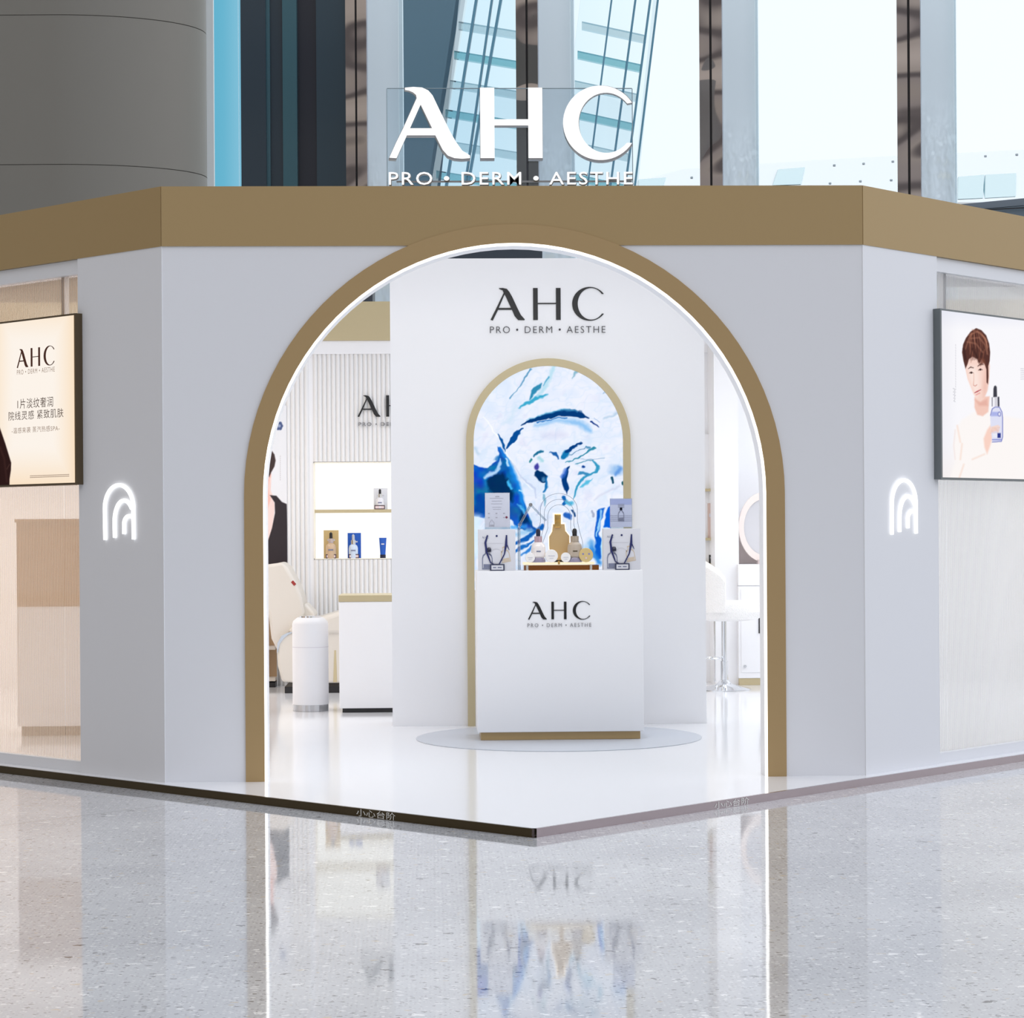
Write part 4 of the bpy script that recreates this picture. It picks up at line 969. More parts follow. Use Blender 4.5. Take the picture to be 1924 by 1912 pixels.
# round tins
def tin(px, pyc, r, label, m, face=False):
    Y_ = CY0 + .018; p = atY(px, pyc, Y_); x = float(p[0])
    r_ = empty('round_tin', (x, Y_ + .03, TZ))
    M_ = Matrix.Translation((0, -.03, r)) @ Matrix.Rotation(math.pi / 2, 4, 'X')
    MB().lathe([(0, -.012), (r * .96, -.012), (r, -.009), (r, .006), (r * .94, .009), (0, .009)], 36, M=M_).build('tin_body', m, r_, True)
    if face:
        for sx in (-1, 1): MB().lathe([(0, .0092), (r * .13, .0092), (r * .13, .0102), (0, .0102)], 12, M=M_ @ Matrix.Translation((sx * r * .42, r * .15, 0))).build('eye_hole', principled('lilac_hole', (130, 130, 190), .4), r_)
        MB().lathe([(0, .0092), (r * .14, .0092), (r * .14, .0102), (0, .0102)], 12, M=M_ @ Matrix.Translation((0, -r * .42, 0))).build('mouth_hole', principled('pink_hole', (226, 200, 206), .4), r_)
    else:
        MB().box(-r * .5, r * .5, -.0406, -.0392, r * .95, r * 1.08).box(-r * .3, r * .3, -.0406, -.0392, r * .6, r * .68).build('print', m_palep if not face else m_sketch, r_)
    tag(r_, label, 'tin', 'round tins leaning on the tray')
m_tinw = principled('white_tin', (244, 242, 240), .35)
tin(996, 1045, .029, 'white round tin before the pearly dropper bottle', m_tinw)
tin(1036, 1043, .038, 'larger white round jar in front of the gold plaque', m_tinw)
tin(1063, 1045, .029, 'small white printed tin before the smoky gold bottle', m_tinw)
tin(1101, 1041, .042, 'gold round mask tin with face holes at the right end of the tray', principled('gold_tin', (224, 198, 138), .35, .3), True)
# clear jointed arm
ar = MB(); Ya = CY0 + .2
q = [tuple(atY(a, b, Ya)) for a, b in ((975, 992), (977, 985), (997, 948), (1026, 978))]
am = empty('jointed_stand', (q[0][0], Ya, CH))
L_ = lambda p: (p[0] - q[0][0], 0, p[2] - CH)
MB().tube([L_(q[0]), L_(q[1]), L_(q[2])], .007).build('lower_arm', m_acryl2, am, True)
MB().tube([L_(q[2]), L_(q[3])], .006).build('upper_arm', m_acryl2, am, True)
MB().tube([(L_(q[0])[0], 0, 0.0005), L_(q[0])], .008).build('stem', m_acryl2, am, True)
MB().tube([(L_(q[2])[0], -.012, L_(q[2])[2]), (L_(q[2])[0], .012, L_(q[2])[2])], .011).build('joint', m_signside, am, True)
MB().tube([(L_(q[1])[0], -.012, L_(q[1])[2]), (L_(q[1])[0], .012, L_(q[1])[2])], .012).build('joint', m_acryl2, am, True)
tag(am, 'clear jointed acrylic arm rising beside the left gift bag', 'stand')

# ================================================================== PRODUCTS IN THE NICHE
SHY = YB + .066
def cardframe(px, pyb, z, lab):
    a, b = atY(px - 10, pyb, YB - .0), atY(px + 10, pyb, YB - .0); w = (b[0] - a[0]) / 2; h = .034
    r_ = empty('price_card', (float(a[0] + b[0]) / 2, YB + .0, z))
    MB().prism([(-w, 0), (w, 0), (w, h), (-w, h)], -.002, .002, [[(-w + .005, .006), (w - .005, .006), (w - .005, h - .006), (-w + .005, h - .006)]]).build('frame', principled('plum_frame', (74, 52, 58), .3), r_)
    MB().box(-w + .0051, w - .0051, -.0005, .001, .0061, h - .0061).build('card', m_paper, r_)
    tag(r_, lab, 'price card', 'price cards in the niche')
zl = nz0 + .006; zu = nsh + .013
s_b = F_PX / (11.02544 + SHY)
def boxthing(px0, px1, pyt, z, mat, label, Y0=SHY, dp=.04, group='product boxes in the niche'):
    a, b = atY(px0, pyt, Y0), atY(px1, pyt, Y0); r_ = empty('product_box', (float(a[0] + b[0]) / 2, Y0 + dp / 2, z)); w = (b[0] - a[0]) / 2; h = float(a[2]) - z
    MB().box(-w, w, -dp / 2, dp / 2, 0, h, .001).build('carton', mat, r_); MB().box(-w * .5, w * .5, -dp / 2 - .001, -dp / 2, h * .62, h * .68).build('print', m_palep, r_)
    tag(r_, label, 'box', group)
boxthing(608, 636, 996, zl, principled('gold_carton', (214, 186, 130), .3, .4), 'gold carton behind the amber dropper bottle on the lower shelf')
boxthing(653, 678, 1001, zl, m_blue, 'royal blue carton behind the clear dropper bottle on the lower shelf')
boxthing(702, 728, 917, zu, principled('grey_carton', (226, 228, 234), .4), 'pale carton behind the small bottle on the upper shelf')
def sbottle(px, pyb, pyt, z, body, cap, lab, coll=m_chrome):
    Y_ = YB + .024; a = atY(px, pyb, Y_); h = float(atY(px, pyt, Y_)[2]) - z; r = h * .19
    r_ = empty('dropper_bottle', (float(a[0]), Y_, z))
    bb_ = MB().lathe([(0, 0), (r, 0), (r, h * .42), (r * .85, h * .52), (r * .45, h * .58), (0, h * .58)], 24).build('bottle_body', body, r_, True)
    MB().lathe([(0, h * .581), (r * .5, h * .581), (r * .5, h * .75), (0, h * .75)], 20).build('collar', coll, r_, True)
    MB().lathe([(0, h * .751), (r * .32, h * .751), (r * .3, h * .95), (0, h)], 16).build('dropper_cap', cap, r_, True)
    MB().box(-r * .5, r * .5, -r - .001, -r + .002, h * .3, h * .35).build('label_print', m_sketch, bb_)
    tag(r_, lab, 'bottle', 'dropper bottles in the niche')
sbottle(622, 1050, 999, zl, principled('amber_glass', (204, 176, 146), .15), m_dark, 'amber dropper bottle with black cap on the lower niche shelf', principled('pinkish_collar', (200, 184, 180), .3, .4))
sbottle(664, 1050, 1003, zl, principled('clear_blue_glass', (204, 218, 236), .15), principled('silver_cap', (210, 214, 224), .2, .6), 'clear dropper bottle with silver cap on the lower niche shelf')
sbottle(714, 955, 918, zu, principled('pale_glass', (226, 226, 232), .15), m_dark, 'small pale dropper bottle on the upper niche shelf')
for px, pyb, z, lab in ((622, 1050, zl, 'dark framed price card before the amber bottle'), (665, 1050, zl, 'dark framed price card before the blue carton'), (715, 955, zu, 'dark framed price card on the upper niche shelf')):
    pass
Yt = YB + .03; a = atY(719.5, 1050, Yt); tb = empty('cream_tube', (float(a[0]), Yt, zl)); ht = float(atY(719, 1010, Yt)[2]) - zl
mb = MB(); n = 20; prof = [(.0, 1, 1), (.18, 1.02, 1), (.6, 1.22, .7), (1, 1.42, .12)]
rings = []
for zf, sx, sy in prof:
    rings.append([mb.bm.verts.new((.021 * sx * math.cos(2 * math.pi * k / n), .019 * sy * math.sin(2 * math.pi * k / n), ht * zf)) for k in range(n)])
for r1, r2_ in zip(rings, rings[1:]):
    for k in range(n): mb.bm.faces.new((r1[k], r1[(k + 1) % n], r2_[(k + 1) % n], r2_[k]))
mb.bm.faces.new(rings[0][::-1]); mb.bm.faces.new(rings[-1]); mb.build('tube_body', m_blue, tb, True, 60)
MB().lathe([(0, 0), (.0235, 0), (.0235, ht * .17), (0, ht * .17)], 20).build('tube_cap', m_bluedark, tb, True)
MB().box(-.012, .012, -.021, -.017, ht * .66, ht * .72).build('print', m_paper, tb)
tag(tb, 'royal blue cream tube standing on its cap at the right of the lower niche shelf', 'tube')
for px, z, lab in ((622, zl, 'dark framed price card before the amber bottle in the niche'), (665, zl, 'dark framed price card before the clear bottle in the niche'), (714, zu, 'dark framed price card on the upper niche shelf')):
    r_ = empty('price_card', (float(atY(px, 1045, YB)[0]), YB - .006, z)); w, h = .042, .034
    MB().prism([(-w, 0), (w, 0), (w, h), (-w, h)], -.002, .001, [[(-w + .006, .007), (w - .006, .007), (w - .006, h - .007), (-w + .006, h - .007)]]).build('frame', principled('plum_frame', (74, 52, 58), .3), r_)
    MB().box(-w + .0061, w - .0061, -.001, .0005, .0071, h - .0071).build('card', principled('card_pink', (226, 206, 206), .5), r_)
    tag(r_, lab, 'price card', 'price cards in the niche')

# ================================================================== INTERIOR LEFT: cabinet, bin, armchair
cy = 4.135; xa = float(atY(638, 1339, cy)[0]); cabh = float(atY(690, 1118, cy)[2]); xb = xa + 1.1
cb = empty('low_cabinet', ((xa + xb) / 2, cy + .25, 0)); w = (xb - xa) / 2; zg = float(atY(690, 1130, cy)[2])
MB().box(-w, w, -.25, .25, .03, zg - .001, .003).build('body', m_inner, cb, True)
MB().box(-w - .002, w, -.252, .25, zg, cabh, .002).build('gold_edge', m_goldpale, cb)
MB().box(-w + .02, w - .02, -.235, .235, .0005, .03).build('plinth', m_dark, cb)
tag(cb, 'white low cabinet with a gold top edge left of the partition', 'cabinet')
bx_ = float(atZ(584, 1337)[0]); by = 4.36; bh = float(atY(584, 1158, by)[2]); br = 33.5 / (F_PX / (11.02544 + by))
bn = empty('round_bin', (float(atY(584, 1337, by)[0]), by, 0))
MB().lathe([(0, .001), (br, .001), (br, .045), (0, .045)], 40).build('clear_base', principled('smoked_acrylic', (190, 192, 196), .1, .4), bn, True)
MB().lathe([(0, .0455), (br + .001, .0455), (br + .001, bh - .05), (br * .96, bh - .03), (br * .72, bh - .006), (0, bh - .006)], 48).build('body', m_white, bn, True)
MB().lathe([(0, bh - .0055), (br * .6, bh - .0055), (br * .6, bh + .004), (0, bh + .004)], 32).build('metal_lid', m_chrome, bn, True)
MB().lathe([(br + .0008, bh - .21), (br + .0022, bh - .21), (br + .0022, bh - .206), (br + .0008, bh - .206)], 40).build('seam', m_palep, bn)
tag(bn, 'white cylindrical bin with clear base standing before the cream armchair', 'bin')

# massage armchair, seen from its side, back leaning left
AY = 6.32; s_a = F_PX / (11.02544 + AY - .3)
ac = empty('recliner_armchair', (float(atY(570, 1300, AY)[0]), AY, 0))
def A(px, py, Y=AY - .3): p = atY(px, py, Y); return (float(p[0]) - ac.location.x, float(p[2]))
def slab(name, pts, y0, y1, mat, bev=.03, parent=ac):
    mb = MB(); mb.prism(pts, y0, y1)
    o = mb.build(name, mat, parent)
    md = o.modifiers.new('round', 'BEVEL'); md.width = bev; md.segments = 4; md.limit_method = 'ANGLE'; md.angle_limit = math.radians(40)
    shade(o.data, 60); return o
slab('backrest', [A(470, 1068), (A(492, 1062)), A(515, 1059), A(528, 1056), A(540, 1066), A(556, 1095), A(566, 1120), A(572, 1150), A(560, 1180), A(530, 1200), A(520, 1222), A(509, 1200), A(503, 1150), A(480, 1120)], -.26, .26, m_cream, .04)
slab('side_panel', [A(520, 1210), A(530, 1195), A(545, 1188), A(600, 1186), A(652, 1184), A(680, 1200), A(684, 1282), A(560, 1283), A(530, 1280), A(522, 1250)], -.32, -.2, m_cream, .03)
slab('side_panel', [A(520, 1210), A(530, 1195), A(545, 1188), A(600, 1186), A(652, 1184), A(680, 1200), A(684, 1282), A(560, 1283), A(530, 1280), A(522, 1250)], .2, .32, m_cream, .03)
slab('armrest', [A(540, 1186), A(560, 1166), A(600, 1160), A(640, 1148), A(664, 1154), A(672, 1176), A(650, 1190), A(560, 1192)], -.34, -.18, m_cream, .03)
slab('armrest', [A(540, 1186), A(560, 1166), A(600, 1160), A(640, 1148), A(664, 1154), A(672, 1176), A(650, 1190), A(560, 1192)], .18, .34, m_cream, .03)
slab('seat', [A(545, 1200), A(560, 1178), A(640, 1176), A(700, 1184), A(704, 1220), A(550, 1230)], -.18, .18, m_cream, .03)
slab('lumbar_cushion', [A(560, 1160), A(566, 1140), A(572, 1133), A(588, 1150), A(592, 1160), A(578, 1168)], -.22, .2, m_cream, .02)
tr_ = [A(521, 1226), A(524, 1208), A(532, 1196), A(541, 1190), A(552, 1186)]
MB().ribbon(tr_, [.004, .02, .026, .016, .006], -.326, -.318).build('chrome_trim', m_chrome, ac)
MB().ribbon([A(548, 1092), A(554, 1099)], .022, -.262, -.255).build('red_tag', principled('red_tag', (150, 44, 40), .5), ac)
MB().box(A(535, 1290)[0], A(560, 1290)[0], -.30, .28, .0005, .05).box(A(612, 1290)[0], A(668, 1290)[0], -.30, .28, .0005, .05).build('base', m_dark, ac)
MB().ribbon([A(630, 1221), A(630, 1281)], [.014, .03], -.3215, -.3205).build('gold_emblem', m_goldpale, ac)
tag(ac, 'cream leather recliner armchair with a chrome side trim below the poster', 'armchair')
# small white shelf unit at the wall behind the chair back
sx0, sx1 = float(BX(470)), float(BX(519))
su = empty('floor_rack', ((sx0 + sx1) / 2, YB - .13, 0)); w = (sx1 - sx0) / 2
MB().box(-w, w, .09, .1, .04, .66).box(-w, -w + .02, -.1, .1, .04, .66).build('carcass', m_tan, su)
for zz in (.05, .3, .62): MB().box(-w, w, -.1, .1, zz, zz + .025).build('shelf', m_cream, su)
MB().box(-w, w, -.09, .09, .0005, .04).build('plinth', m_dark, su)
tag(su, 'narrow cream shelf rack at floor level behind the armchair back', 'rack')

# ================================================================== INTERIOR RIGHT
# white pillar + vanity cabinet with round mirror + stool + shelf behind
VY = 6.25
def V(px, py, Y): p = atY(px, py, Y); return float(p[0]), float(p[2])
x0, x1 = V(1343, 1000, 6.5)[0], V(1388, 1000, 6.5)[0]
struct(MB().box(x0, x1, 6.5, 6.9, 0, 2.77).build('wall_pier', m_inner), 'slim white pier beside the mirror')
x0 = V(1388, 1270, 6.45)[0]; va = empty('vanity_cabinet', (x0 + .45, 6.66, 0))
zt = V(1400, 1060, 6.45)[1]; zd = V(1400, 1100, 6.45)[1]
MB().box(-.45, .45, -.21, .21, .055, zd - .002, .003).build('body', m_inner, va)
MB().box(-.45, .45, -.215, .21, zd, zt, .002).build('drawer', m_inner, va)
MB().box(-.445, .45, -.205, .21, .0005, .054).build('plinth', m_goldpale, va)
vd_ = MB().box(-.43, .44, -.214, -.2105, .10, zd - .03, .001).build('door', m_inner, va)
MB().lathe([(0, 0), (.012, 0), (.012, .01), (0, .01)], 14, M=Matrix.Translation((-.41 + .01, -.214, .15)) @ Matrix.Rotation(math.pi / 2, 4, 'X')).build('knob', m_chrome, vd_)
MB().box(-.445 + .155, -.445 + .175, -.2215, -.2148, .41, .53).build('handle', m_dark, vd_)
MB().box(-.45, .45, .15, .2, zt, zt + .03).build('upstand', m_tan, va)
tag(va, 'white vanity cabinet with gold plinth beside the right arch leg', 'cabinet')
# mirror tray and round lit mirror
rm = 0.295; mc = V(1436, 990, 6.62); mr = empty('round_mirror', (mc[0], 6.62, zt))
M_ = Matrix.Translation((0, 0, mc[1] - zt)) @ Matrix.Rotation(math.pi / 2, 4, 'X')
rm = (1436 - 1387) / (F_PX / (11.02544 + 6.62)); rz_ = 66 / (F_PX / (11.02544 + 6.62))
M_ = M_ @ Matrix.Diagonal((rm, rz_, 1, 1))
MB().lathe([(.80, -.02), (1, -.02), (1, .02), (.80, .02)], 48, M=M_).build('mirror_frame', principled('blush_white_frame', (244, 232, 226), .4), mr, True)
MB().lathe([(0, .0), (.80, .0), (.80, .012), (0, .012)], 48, M=M_).build('mirror_glass', principled('mirror_glass', (238, 238, 244), .15, .4), mr)
MB().box(-.06, .06, -.05, .05, .0005, mc[1] - zt - rz_ + .02).build('stand', principled('mauve_stand', (206, 192, 190), .4), mr)
MB().lathe([(0, .013), (.15, .013), (.15, .02), (0, .02)], 20, M=M_ @ Matrix.Translation((.35, -.55, 0))).build('sensor_patch', m_palep, mr)
tag(mr, 'round white framed mirror standing on the vanity cabinet', 'mirror')
a = V(1388, 1058, 6.78); b = V(1470, 1005, 6.78)
o = MB().box(-(b[0] - a[0]) / 2, (b[0] - a[0]) / 2, -.01, .02, 0, b[1] - zt, .004).build('backsplash_panel', principled('mauve_panel', (212, 198, 194), .4)); o.location = ((a[0] + b[0]) / 2, 6.78, zt + .0005)
tag(o, 'mauve backsplash panel behind the round mirror', 'panel')
# stool
sY = 6.0; st = empty('bar_stool', (*V(1361, 1290, sY)[:1], sY, 0)); S_ = F_PX / (11.02544 + sY)
MB().lathe([(0, .0005), (.205, .0005), (.205, .006), (.13, .022), (.06, .045), (.032, .075), (0, .075)], 48).build('base', m_chrome, st, True)
MB().lathe([(0, .0755), (.03, .0755), (.03, .22), (.022, .222), (.022, .53), (0, .53)], 24).build('column', m_chrome, st, True)
MB().tube([(-.075, -.02, .06), (-.075, -.02, .53)], .008).build('lever', m_chrome, st, True)
rp = [(-.075 + .055 * math.cos(t) - .02, .075 * math.sin(t) - .03, .245) for t in np.linspace(0, 2 * math.pi, 24)]
MB().tube(rp, .007, 8).build('footrest', m_chrome, st, True)
se = MB().lathe([(0, .53), (.12, .53), (.19, .545), (.215, .60), (.205, .66), (.14, .685), (0, .69)], 40, M=Matrix.Translation((.03, 0, 0)) @ Matrix.Diagonal((1.25, 1, 1, 1))).build('seat', m_plush, st, True)
bk = MB()
n = 20; V_ = []
for k in range(n + 1):
    t = math.radians(100 + 160 * k / n); h_ = .86 + .17 * math.sin(math.pi * k / n) ** .7
    V_.append([bk.bm.verts.new(((.03 + rr * 1.2 * math.cos(t)), rr * math.sin(t), z)) for rr, z in ((.165, .60), (.225, .60), (.235, h_ - .03), (.20, h_), (.165, h_ - .03))])
for a_, b_ in zip(V_, V_[1:]):
    for j in range(5): bk.bm.faces.new((a_[j], a_[(j + 1) % 5], b_[(j + 1) % 5], b_[j]))
bk.bm.faces.new(V_[0]); bk.bm.faces.new(V_[-1][::-1]); bk.build('backrest', m_plush, st, True)
tag(st, 'white plush bar stool on a round chrome base near the right arch leg', 'stool')
# narrow display rack seen between partition and pier
ry = 6.82; x0, x1 = V(1300, 1000, ry)[0], V(1341, 1000, ry)[0]
rk = empty('display_rack', ((x0 + x1) / 2, ry, 0)); w = (x1 - x0) / 2
z_a, z_b = V(1330, 1078, ry)[1], V(1330, 815, ry)[1]
MB().box(-w, w, .03, .07, .0005, z_b).build('back_panel', m_inner, rk)
for py in (920, 1012, 1060):
    MB().box(-w * .2, w * .78, -.07, .03, V(1330, py + 3, ry)[1], V(1330, py - 2, ry)[1]).build('shelf', m_goldpale, rk)
tag(rk, 'white display rack with pale gold shelves, half hidden by the partition', 'rack')
zz = V(1330, 1010, ry)[1] + .003
for px0, px1, pyt, pyb, mm, lab, nm, cat in ((1331, 1341, 945, 1010, principled('rose_carton', (202, 178, 168), .4), 'tall rose coloured carton on the narrow display rack', 'product_box', 'box'), (1333, 1341, 1042, 1058, m_dark, 'small black product on the lowest rack shelf', 'product_box', 'box')):
    a, b = V(px0, pyb, ry - .06), V(px1, pyt, ry - .06); r_ = empty(nm, ((a[0] + b[0]) / 2, ry - .03, V(1330, pyb, ry)[1] + .0005))
    hh_ = b[1] - a[1]; w = (b[0] - a[0]) / 2
    MB().box(-w, w, -.02, .02, 0, hh_, .002).build('carton', mm, r_); MB().box(-w * .6, w * .6, -.021, -.02, hh_ * .6, hh_ * .7).build('print', m_palep, r_)
    tag(r_, lab, cat)

# tan cabinet seen blurred through the left reeded glass
p = atY(31, 1000, 2.6); q_ = atY(200, 1000, 2.6)
tz0, tz1 = float(atY(60, 1330, 2.6)[2]), float(atY(60, 975, 2.6)[2]); 
o = empty('storage_cabinet', (float(p[0] + q_[0]) / 2 , 2.85, 0)); w = float(q_[0] - p[0]) / 2
MB().box(-w, w, -.25, .25, .06, .79).build('body', m_inner, o); MB().box(-w, w, -.25, .25, .7901, tz1 - .02).build('upper_body', m_wood, o); MB().box(-w - .01, w + .01, -.26, .26, tz1 - .02, tz1).build('top', m_wood, o); MB().box(-w + .02, w - .02, -.23, .23, .0005, .06).build('plinth', m_dark, o)
MB().box(-w + .01, w - .01, -.256, -.2505, .80, tz1 - .05).build('door', m_wood, o); MB().box(-w + .01, w - .01, -.256, -.2505, .08, .78).build('door', m_inner, o)
tag(o, 'brown topped storage cabinet seen blurred through the left reeded glass', 'cabinet')

# ================================================================== THE HALL BEHIND
def cam_pt(lat, dep, z): q = ORI + R0 * lat + FW * dep; return Vector((q[0], q[1], z))
# great round column on the left
cd = 27.0; rr_ = cd * .062; clat = (393 - CX) / F_PX * cd - rr_ * 1.0; cc = cam_pt(clat, cd, 0)
co = empty('hall_column', (cc.x, cc.y, -STEP))
zs1 = ORI[2] + (CY - 22) / F_PX * (cd - .62 * rr_) + STEP; zs2 = ORI[2] + (CY - 303) / F_PX * (cd - .62 * rr_) + STEP
lev = [0.001, zs2, zs1, 11]
SQ = Matrix.Rotation(-YAW, 4, 'Z') @ Matrix.Diagonal((1, .62, 1, 1))
def stadium(mb):
    for v in mb.bm.verts:
        if v.co.x < -.01: v.co.x -= 3.0
    mb.bm.transform(SQ); return mb
for a_, b_ in zip(lev, lev[1:]):
    stadium(MB().lathe([(rr_ - .012, a_), (rr_, a_ + .004), (rr_, b_ - .006), (rr_ - .012, b_ - .002)], 128)).build('cladding_drum', m_col, co, True, 20)
stadium(MB().lathe([(0, .002), (rr_ - .014, .002), (rr_ - .014, 11), (0, 11)], 128)).build('core', m_gasket, co)
tag(co, 'huge round grey clad column rising behind the left of the booth', 'column')
# glazing line
d0, bb, aa = 35.8, .0348, .0766
def node(i): return (d0 * (-272 / F_PX + aa * i), d0 * (1 - bb * i))
ZG0, ZG1 = -STEP, 14
pa, pb_ = cam_pt(*node(0), 0), cam_pt(*node(3), 0)
gdir = (pb_ - pa).normalized(); gang = math.atan2(gdir.y, gdir.x)
for i in range(-2, 6):
    la, de = node(i); p0 = cam_pt(la, de, 0); p1 = cam_pt(*node(i + 1), 0); span = (p1 - p0).length
    r_ = empty('window_%d' % (i + 3), (p0.x, p0.y, ZG0), gang); r_['kind'] = 'structure'
    fw = 20 / F_PX * de / math.cos(.42) * 1.02
    vd = Vector((p0.x - ORI[0], p0.y - ORI[1], 0)).normalized()
    MB().box(-fw, -.018, -.05, .02, 0, ZG1 + STEP).build('mullion_face', m_mirror, r_)
    MB().box(.018, fw, -.05, .02, 0, ZG1 + STEP).build('mullion_face', m_mirror, r_)
    MB().box(-.018, .018, -.03, .02, 0, ZG1 + STEP).build('gasket', m_gasket, r_)
    # return going back to the right, its sky reflection put into the colour
    sw = 57 / F_PX * de
    mb = MB(); aX, aY = fw + .001, -.02
    rot = -gang
    bX, bY = fw + sw * 1.02, .25
    vs = [(aX, aY), (bX, bY), (bX, bY + .03), (aX, aY + .05)]
    lo = [mb.bm.verts.new((x, y, 0)) for x, y in vs]; hi = [mb.bm.verts.new((x, y, ZG1 + STEP)) for x, y in vs]
    for k in range(4): mb.bm.faces.new((lo[k], lo[(k + 1) % 4], hi[(k + 1) % 4], hi[k]))
    mb.bm.faces.new(lo[::-1]); mb.bm.faces.new(hi)
    if i >= 0: mb.build('mullion_return', m_sky_side, r_)
    MB().box(bX + .002, span - fw - .002, .10, .12, 0, ZG1 + STEP).build('glass_pane', m_pane, r_)
    MB().box(bX + .004, span - fw - .004, .0, .099, 3.6, 3.9).build('transom', m_slate, r_)
# added pale strip standing in for the lit right edge of the column
o = MB().box(-.052, .052, -.05, .05, 0, 12).build('trim_30', principled('lit_edge_pale', (232, 238, 240), .5)); pp = cam_pt((400 - CX) / F_PX * 29, 29, -STEP); o.location = pp; struct(o, 'slim pale strip imitating the lit edge of the column')

# outside: towers and roofs beyond the glass
m_tower = [principled('navy_glass', (34, 52, 66), .3), principled('slate_glass', (40, 62, 76), .3), principled('teal_glass', (52, 96, 108), .3), principled('night_glass', (24, 26, 44), .3)]
dep = 70
def ext(px, py, dep_): return atD(px, py, dep_)
tw = empty('dark_tower', tuple(cam_pt((557 - CX) / F_PX * dep, dep, -STEP)), -YAW)
U = lambda px, d_=dep: (px - 557) / F_PX * d_
for (a, b, mi, dy) in ((458, 505, 0, 0), (505, 512, 2, .15), (512, 536, 0, .3), (536, 563, 2, .1), (563, 599, 3, .5), (599, 657.5, 1, .2), (657.5, 700, 0, 0)):
    MB().box(U(a), U(b), dy, 8, 0, 40).build('facade_bay', m_tower[mi], tw)
tag(tw, 'dark navy glass tower outside, seen just right of the round column', 'tower')
m_pale = principled('pale_cladding', (236, 244, 246), .4); m_line = principled('steel_blue_line', (96, 150, 176), .4); m_skyglass = thin_glass('pale_blue_glass', (251, 254, 255), .05)
def quad_prism(mb, pts, d_, th, slope=0.):
    f_ = [atD(px, py, d_ + max(0, 380 - py) * slope) for px, py in pts]; k = [f + FW * th for f in f_]
    A_ = [mb.bm.verts.new(p) for p in f_]; B_ = [mb.bm.verts.new(p) for p in k]; n = len(pts)
    mb.bm.faces.new(A_); mb.bm.faces.new(B_[::-1])
    for i in range(n): mb.bm.faces.new((A_[i], A_[(i + 1) % n], B_[(i + 1) % n], B_[i]))
    return mb
def place(o):
    # move the origin to the foot of the mesh
    co_ = np.array([v.co[:] for v in o.data.vertices]); c_ = Vector(((co_[:, 0].min() + co_[:, 0].max()) / 2, (co_[:, 1].min() + co_[:, 1].max()) / 2, co_[:, 2].min()))
    o.data.transform(Matrix.Translation(-c_)); o.location = c_; return o
def lean(x_at130, x_at316, y): return x_at130 + (x_at316 - x_at130) * (y - 130) / 186
o = place(quad_prism(MB(), [(lean(758, 760, -120), -120), (lean(837, 809, -120), -120), (lean(837, 809, 1020), 1020), (760, 1020)], 64, 5).build('slate_tower', principled('slate_blue', (98, 132, 152), .4)))
tag(o, 'leaning slate blue tower outside behind the first rooftop letter', 'tower')
# leaning glass shafts
m_bandg = thin_glass('frosted_band', (232, 240, 242), .3); m_bandh = thin_glass('aqua_band', (196, 226, 230), .2)
def shaft(name, xa_, xb_, d_, mat, lab, n_bars):
    r_ = empty(name, (0, 0, 0))
    body = quad_prism(MB(), [(lean(*xa_, -120), -120), (lean(*xb_, -120), -120), (lean(*xb_, 1010), 1010), (lean(*xa_, 1010), 1010)], d_, 3).build('glass_body', mat, r_)
    for (u, v_, wd_) in n_bars:
        quad_prism(MB(), [(lean(u, v_, -120), -120), (lean(u, v_, -120) + wd_, -120), (lean(u, v_, 1010) + wd_, 1010), (lean(u, v_, 1010), 1010)], d_ - .4, .38).build('steel_bar', m_line, r_)
    c_ = Vector(atD(lean(*xa_, 1010), 1010, d_)); r_.location = c_
    for ch in r_.children: ch.data.transform(Matrix.Translation(-c_))
    tag(r_, lab, 'tower'); return r_
s1 = shaft('glass_shaft', (845, 815), (1010, 985), 58, m_skyglass, 'leaning pale glass shaft outside behind the letters A and H', ((871, 841, 5), (903, 876, 4), (915, 882, 5)))
s2 = shaft('glass_shaft', (1075, 1052), (1222, 1202), 60, m_skyglass, 'leaning pale glass shaft outside behind the letter C', ((1131, 1107, 3), (1175, 1150, 3.5), (1203, 1178, 3.5), (1219, 1196, 3)))
for r_, xs, d_ in ((s1, (848, 1008), 58), (s2, (1080, 1200), 60)):
    for k, py in enumerate((40, 95, 150, 205, 262, 320)):
        dx = -(py - 130) * .15
        q = [(xs[0] + dx, py), (xs[1] + dx, py + 26), (xs[1] + dx, py + 40), (xs[0] + dx, py + 14)]
        o = quad_prism(MB(), q, d_ - .2, .18).build('floor_band', (m_bandg, m_bandh)[k % 2], r_)
        o.data.transform(Matrix.Translation(-r_.location))
# white roof building with skylights, far right
rb = empty('white_roof_building', tuple(atD(1500, 1000, 90)), 0); c_ = rb.location.copy()
m_roof = principled('white_roof', (246, 248, 250), .5); m_sky = principled('skylight_glass', (150, 196, 206), .2)
def addp(name, pts, d_, th, mat):
    o = quad_prism(MB(), pts, d_, th, .5).build(name, mat, rb); o.data.transform(Matrix.Translation(-c_)); return o
rtop = [(1180, 345), (1280, 318), (1390, 310), (1500, 303), (1600, 297), (1700, 292), (1850, 285), (2000, 277), (2150, 270), (2300, 262)]
mbr = MB()
for (xa_, ya_), (xb_, yb_) in zip(rtop, rtop[1:]):
    for k in range(4):
        quad_prism(mbr, [(xa_, ya_ + (380 - ya_) * k / 4), (xb_, yb_ + (380 - yb_) * k / 4), (xb_, yb_ + (380 - yb_) * (k + 1) / 4), (xa_, ya_ + (380 - ya_) * (k + 1) / 4)], 90, 3, .5)
    quad_prism(mbr, [(xa_, 380), (xb_, 380), (xb_, 1053), (xa_, 1053)], 90, 3)
bmesh.ops.remove_doubles(mbr.bm, verts=mbr.bm.verts, dist=.002)
o = mbr.build('roof', m_roof, rb); o.data.transform(Matrix.Translation(-c_))
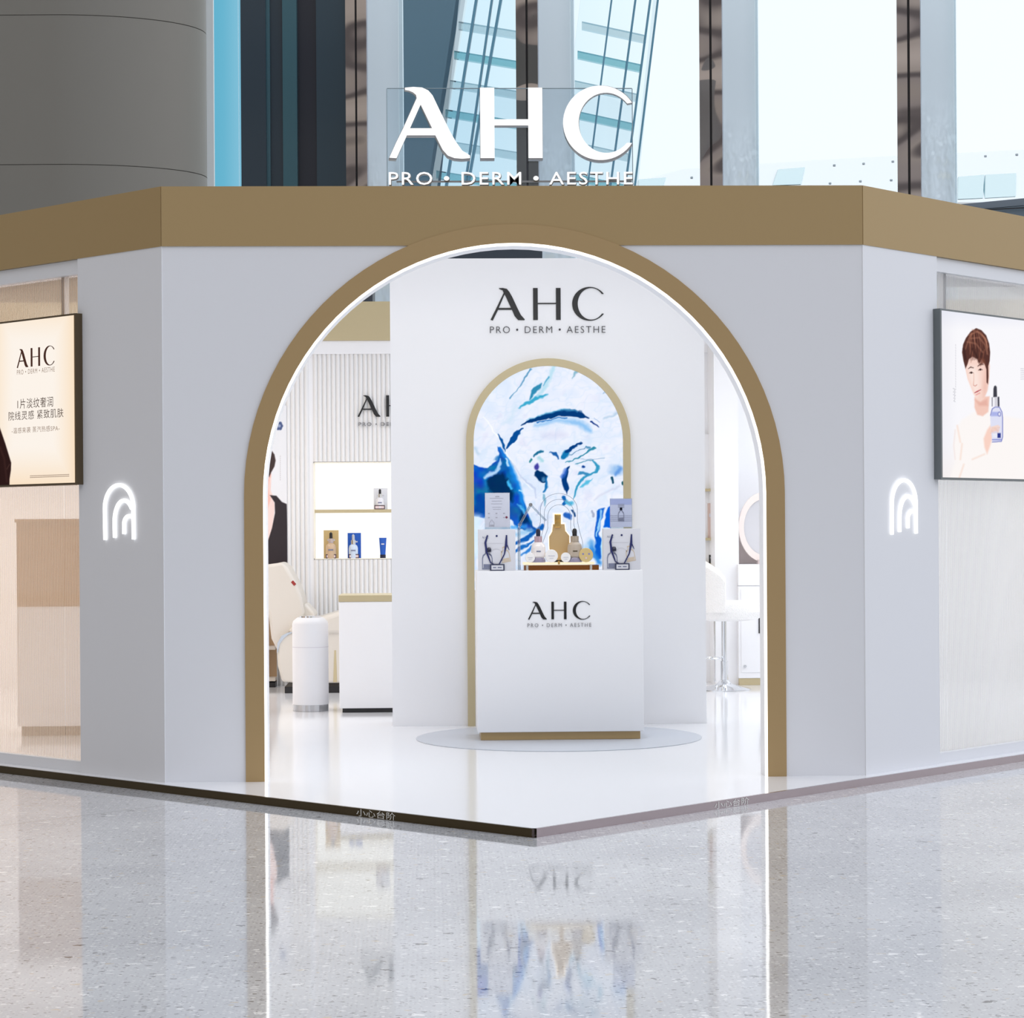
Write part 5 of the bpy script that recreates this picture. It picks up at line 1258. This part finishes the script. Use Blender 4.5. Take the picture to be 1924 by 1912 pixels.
addp('skylight', [(1462, 318), (1512, 314), (1505, 346), (1452, 348)], 89.2, .75, m_sky)
addp('skylight', [(1200, 337), (1251, 333), (1246, 350), (1200, 350)], 89.2, .75, m_sky)
addp('skylight', [(1801, 332), (1849, 328), (1847, 372), (1800, 374)], 89.2, .75, m_sky)
addp('skylight', [(1852, 328), (1909, 325), (1908, 369), (1851, 372)], 89.2, .75, m_sky)
for px, py in ((1300, 333), (1568, 310), (1623, 307), (1678, 303), (1675, 338), (1617, 340), (1560, 344), (1852, 293), (1911, 290)):
    addp('roof_stud', [(px - 2, py - 1.5), (px + 2, py - 1.5), (px + 2, py + 1.5), (px - 2, py + 1.5)], 89.3, .65, m_slate)
tag(rb, 'white sloping roof building with pale skylights beyond the right windows', 'building')
# gallery ledge on the far right in front of the glazing
lg = empty('gallery_ledge', tuple(atD(1860, 1000, 29)), 0); c2 = lg.location.copy()
for nm, pts, mt in (('deck', [(1700, 396), (1800, 384), (1990, 366), (1990, 380), (1800, 396), (1700, 406)], m_slate), ('soffit', [(1700, 407), (1800, 397), (1990, 381), (1990, 520), (1700, 520)], principled('ledge_soffit_panel', (96, 112, 124), .5)), ('handrail', [(1700, 401), (1990, 385.5), (1990, 387.5), (1700, 403)], m_gasket)):  # soffit panel is a darker blue grey than the deck
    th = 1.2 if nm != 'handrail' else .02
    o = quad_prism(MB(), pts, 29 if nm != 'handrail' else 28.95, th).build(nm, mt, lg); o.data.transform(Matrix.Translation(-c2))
tag(lg, 'grey gallery ledge showing above the right end of the gold fascia', 'ledge')
lg2 = quad_prism(MB(), [(800, 466), (1019, 466), (1019, 1165), (800, 1165)], 31, .6).build('hall_partition', principled('dark_blue_grey_panel', (56, 66, 78), .4)); place(lg2)
lg3 = place(quad_prism(MB(), [(640, 540), (700, 540), (700, 1165), (640, 1165)], 31, .6).build('hall_kiosk', principled('dark_kiosk_panel', (66, 72, 82), .4)))
tag(lg3, 'dark kiosk end glimpsed through the upper left of the arch', 'kiosk')
tag(lg2, 'dark blue grey partition across the hall, glimpsed above the white partition through the arch', 'partition')
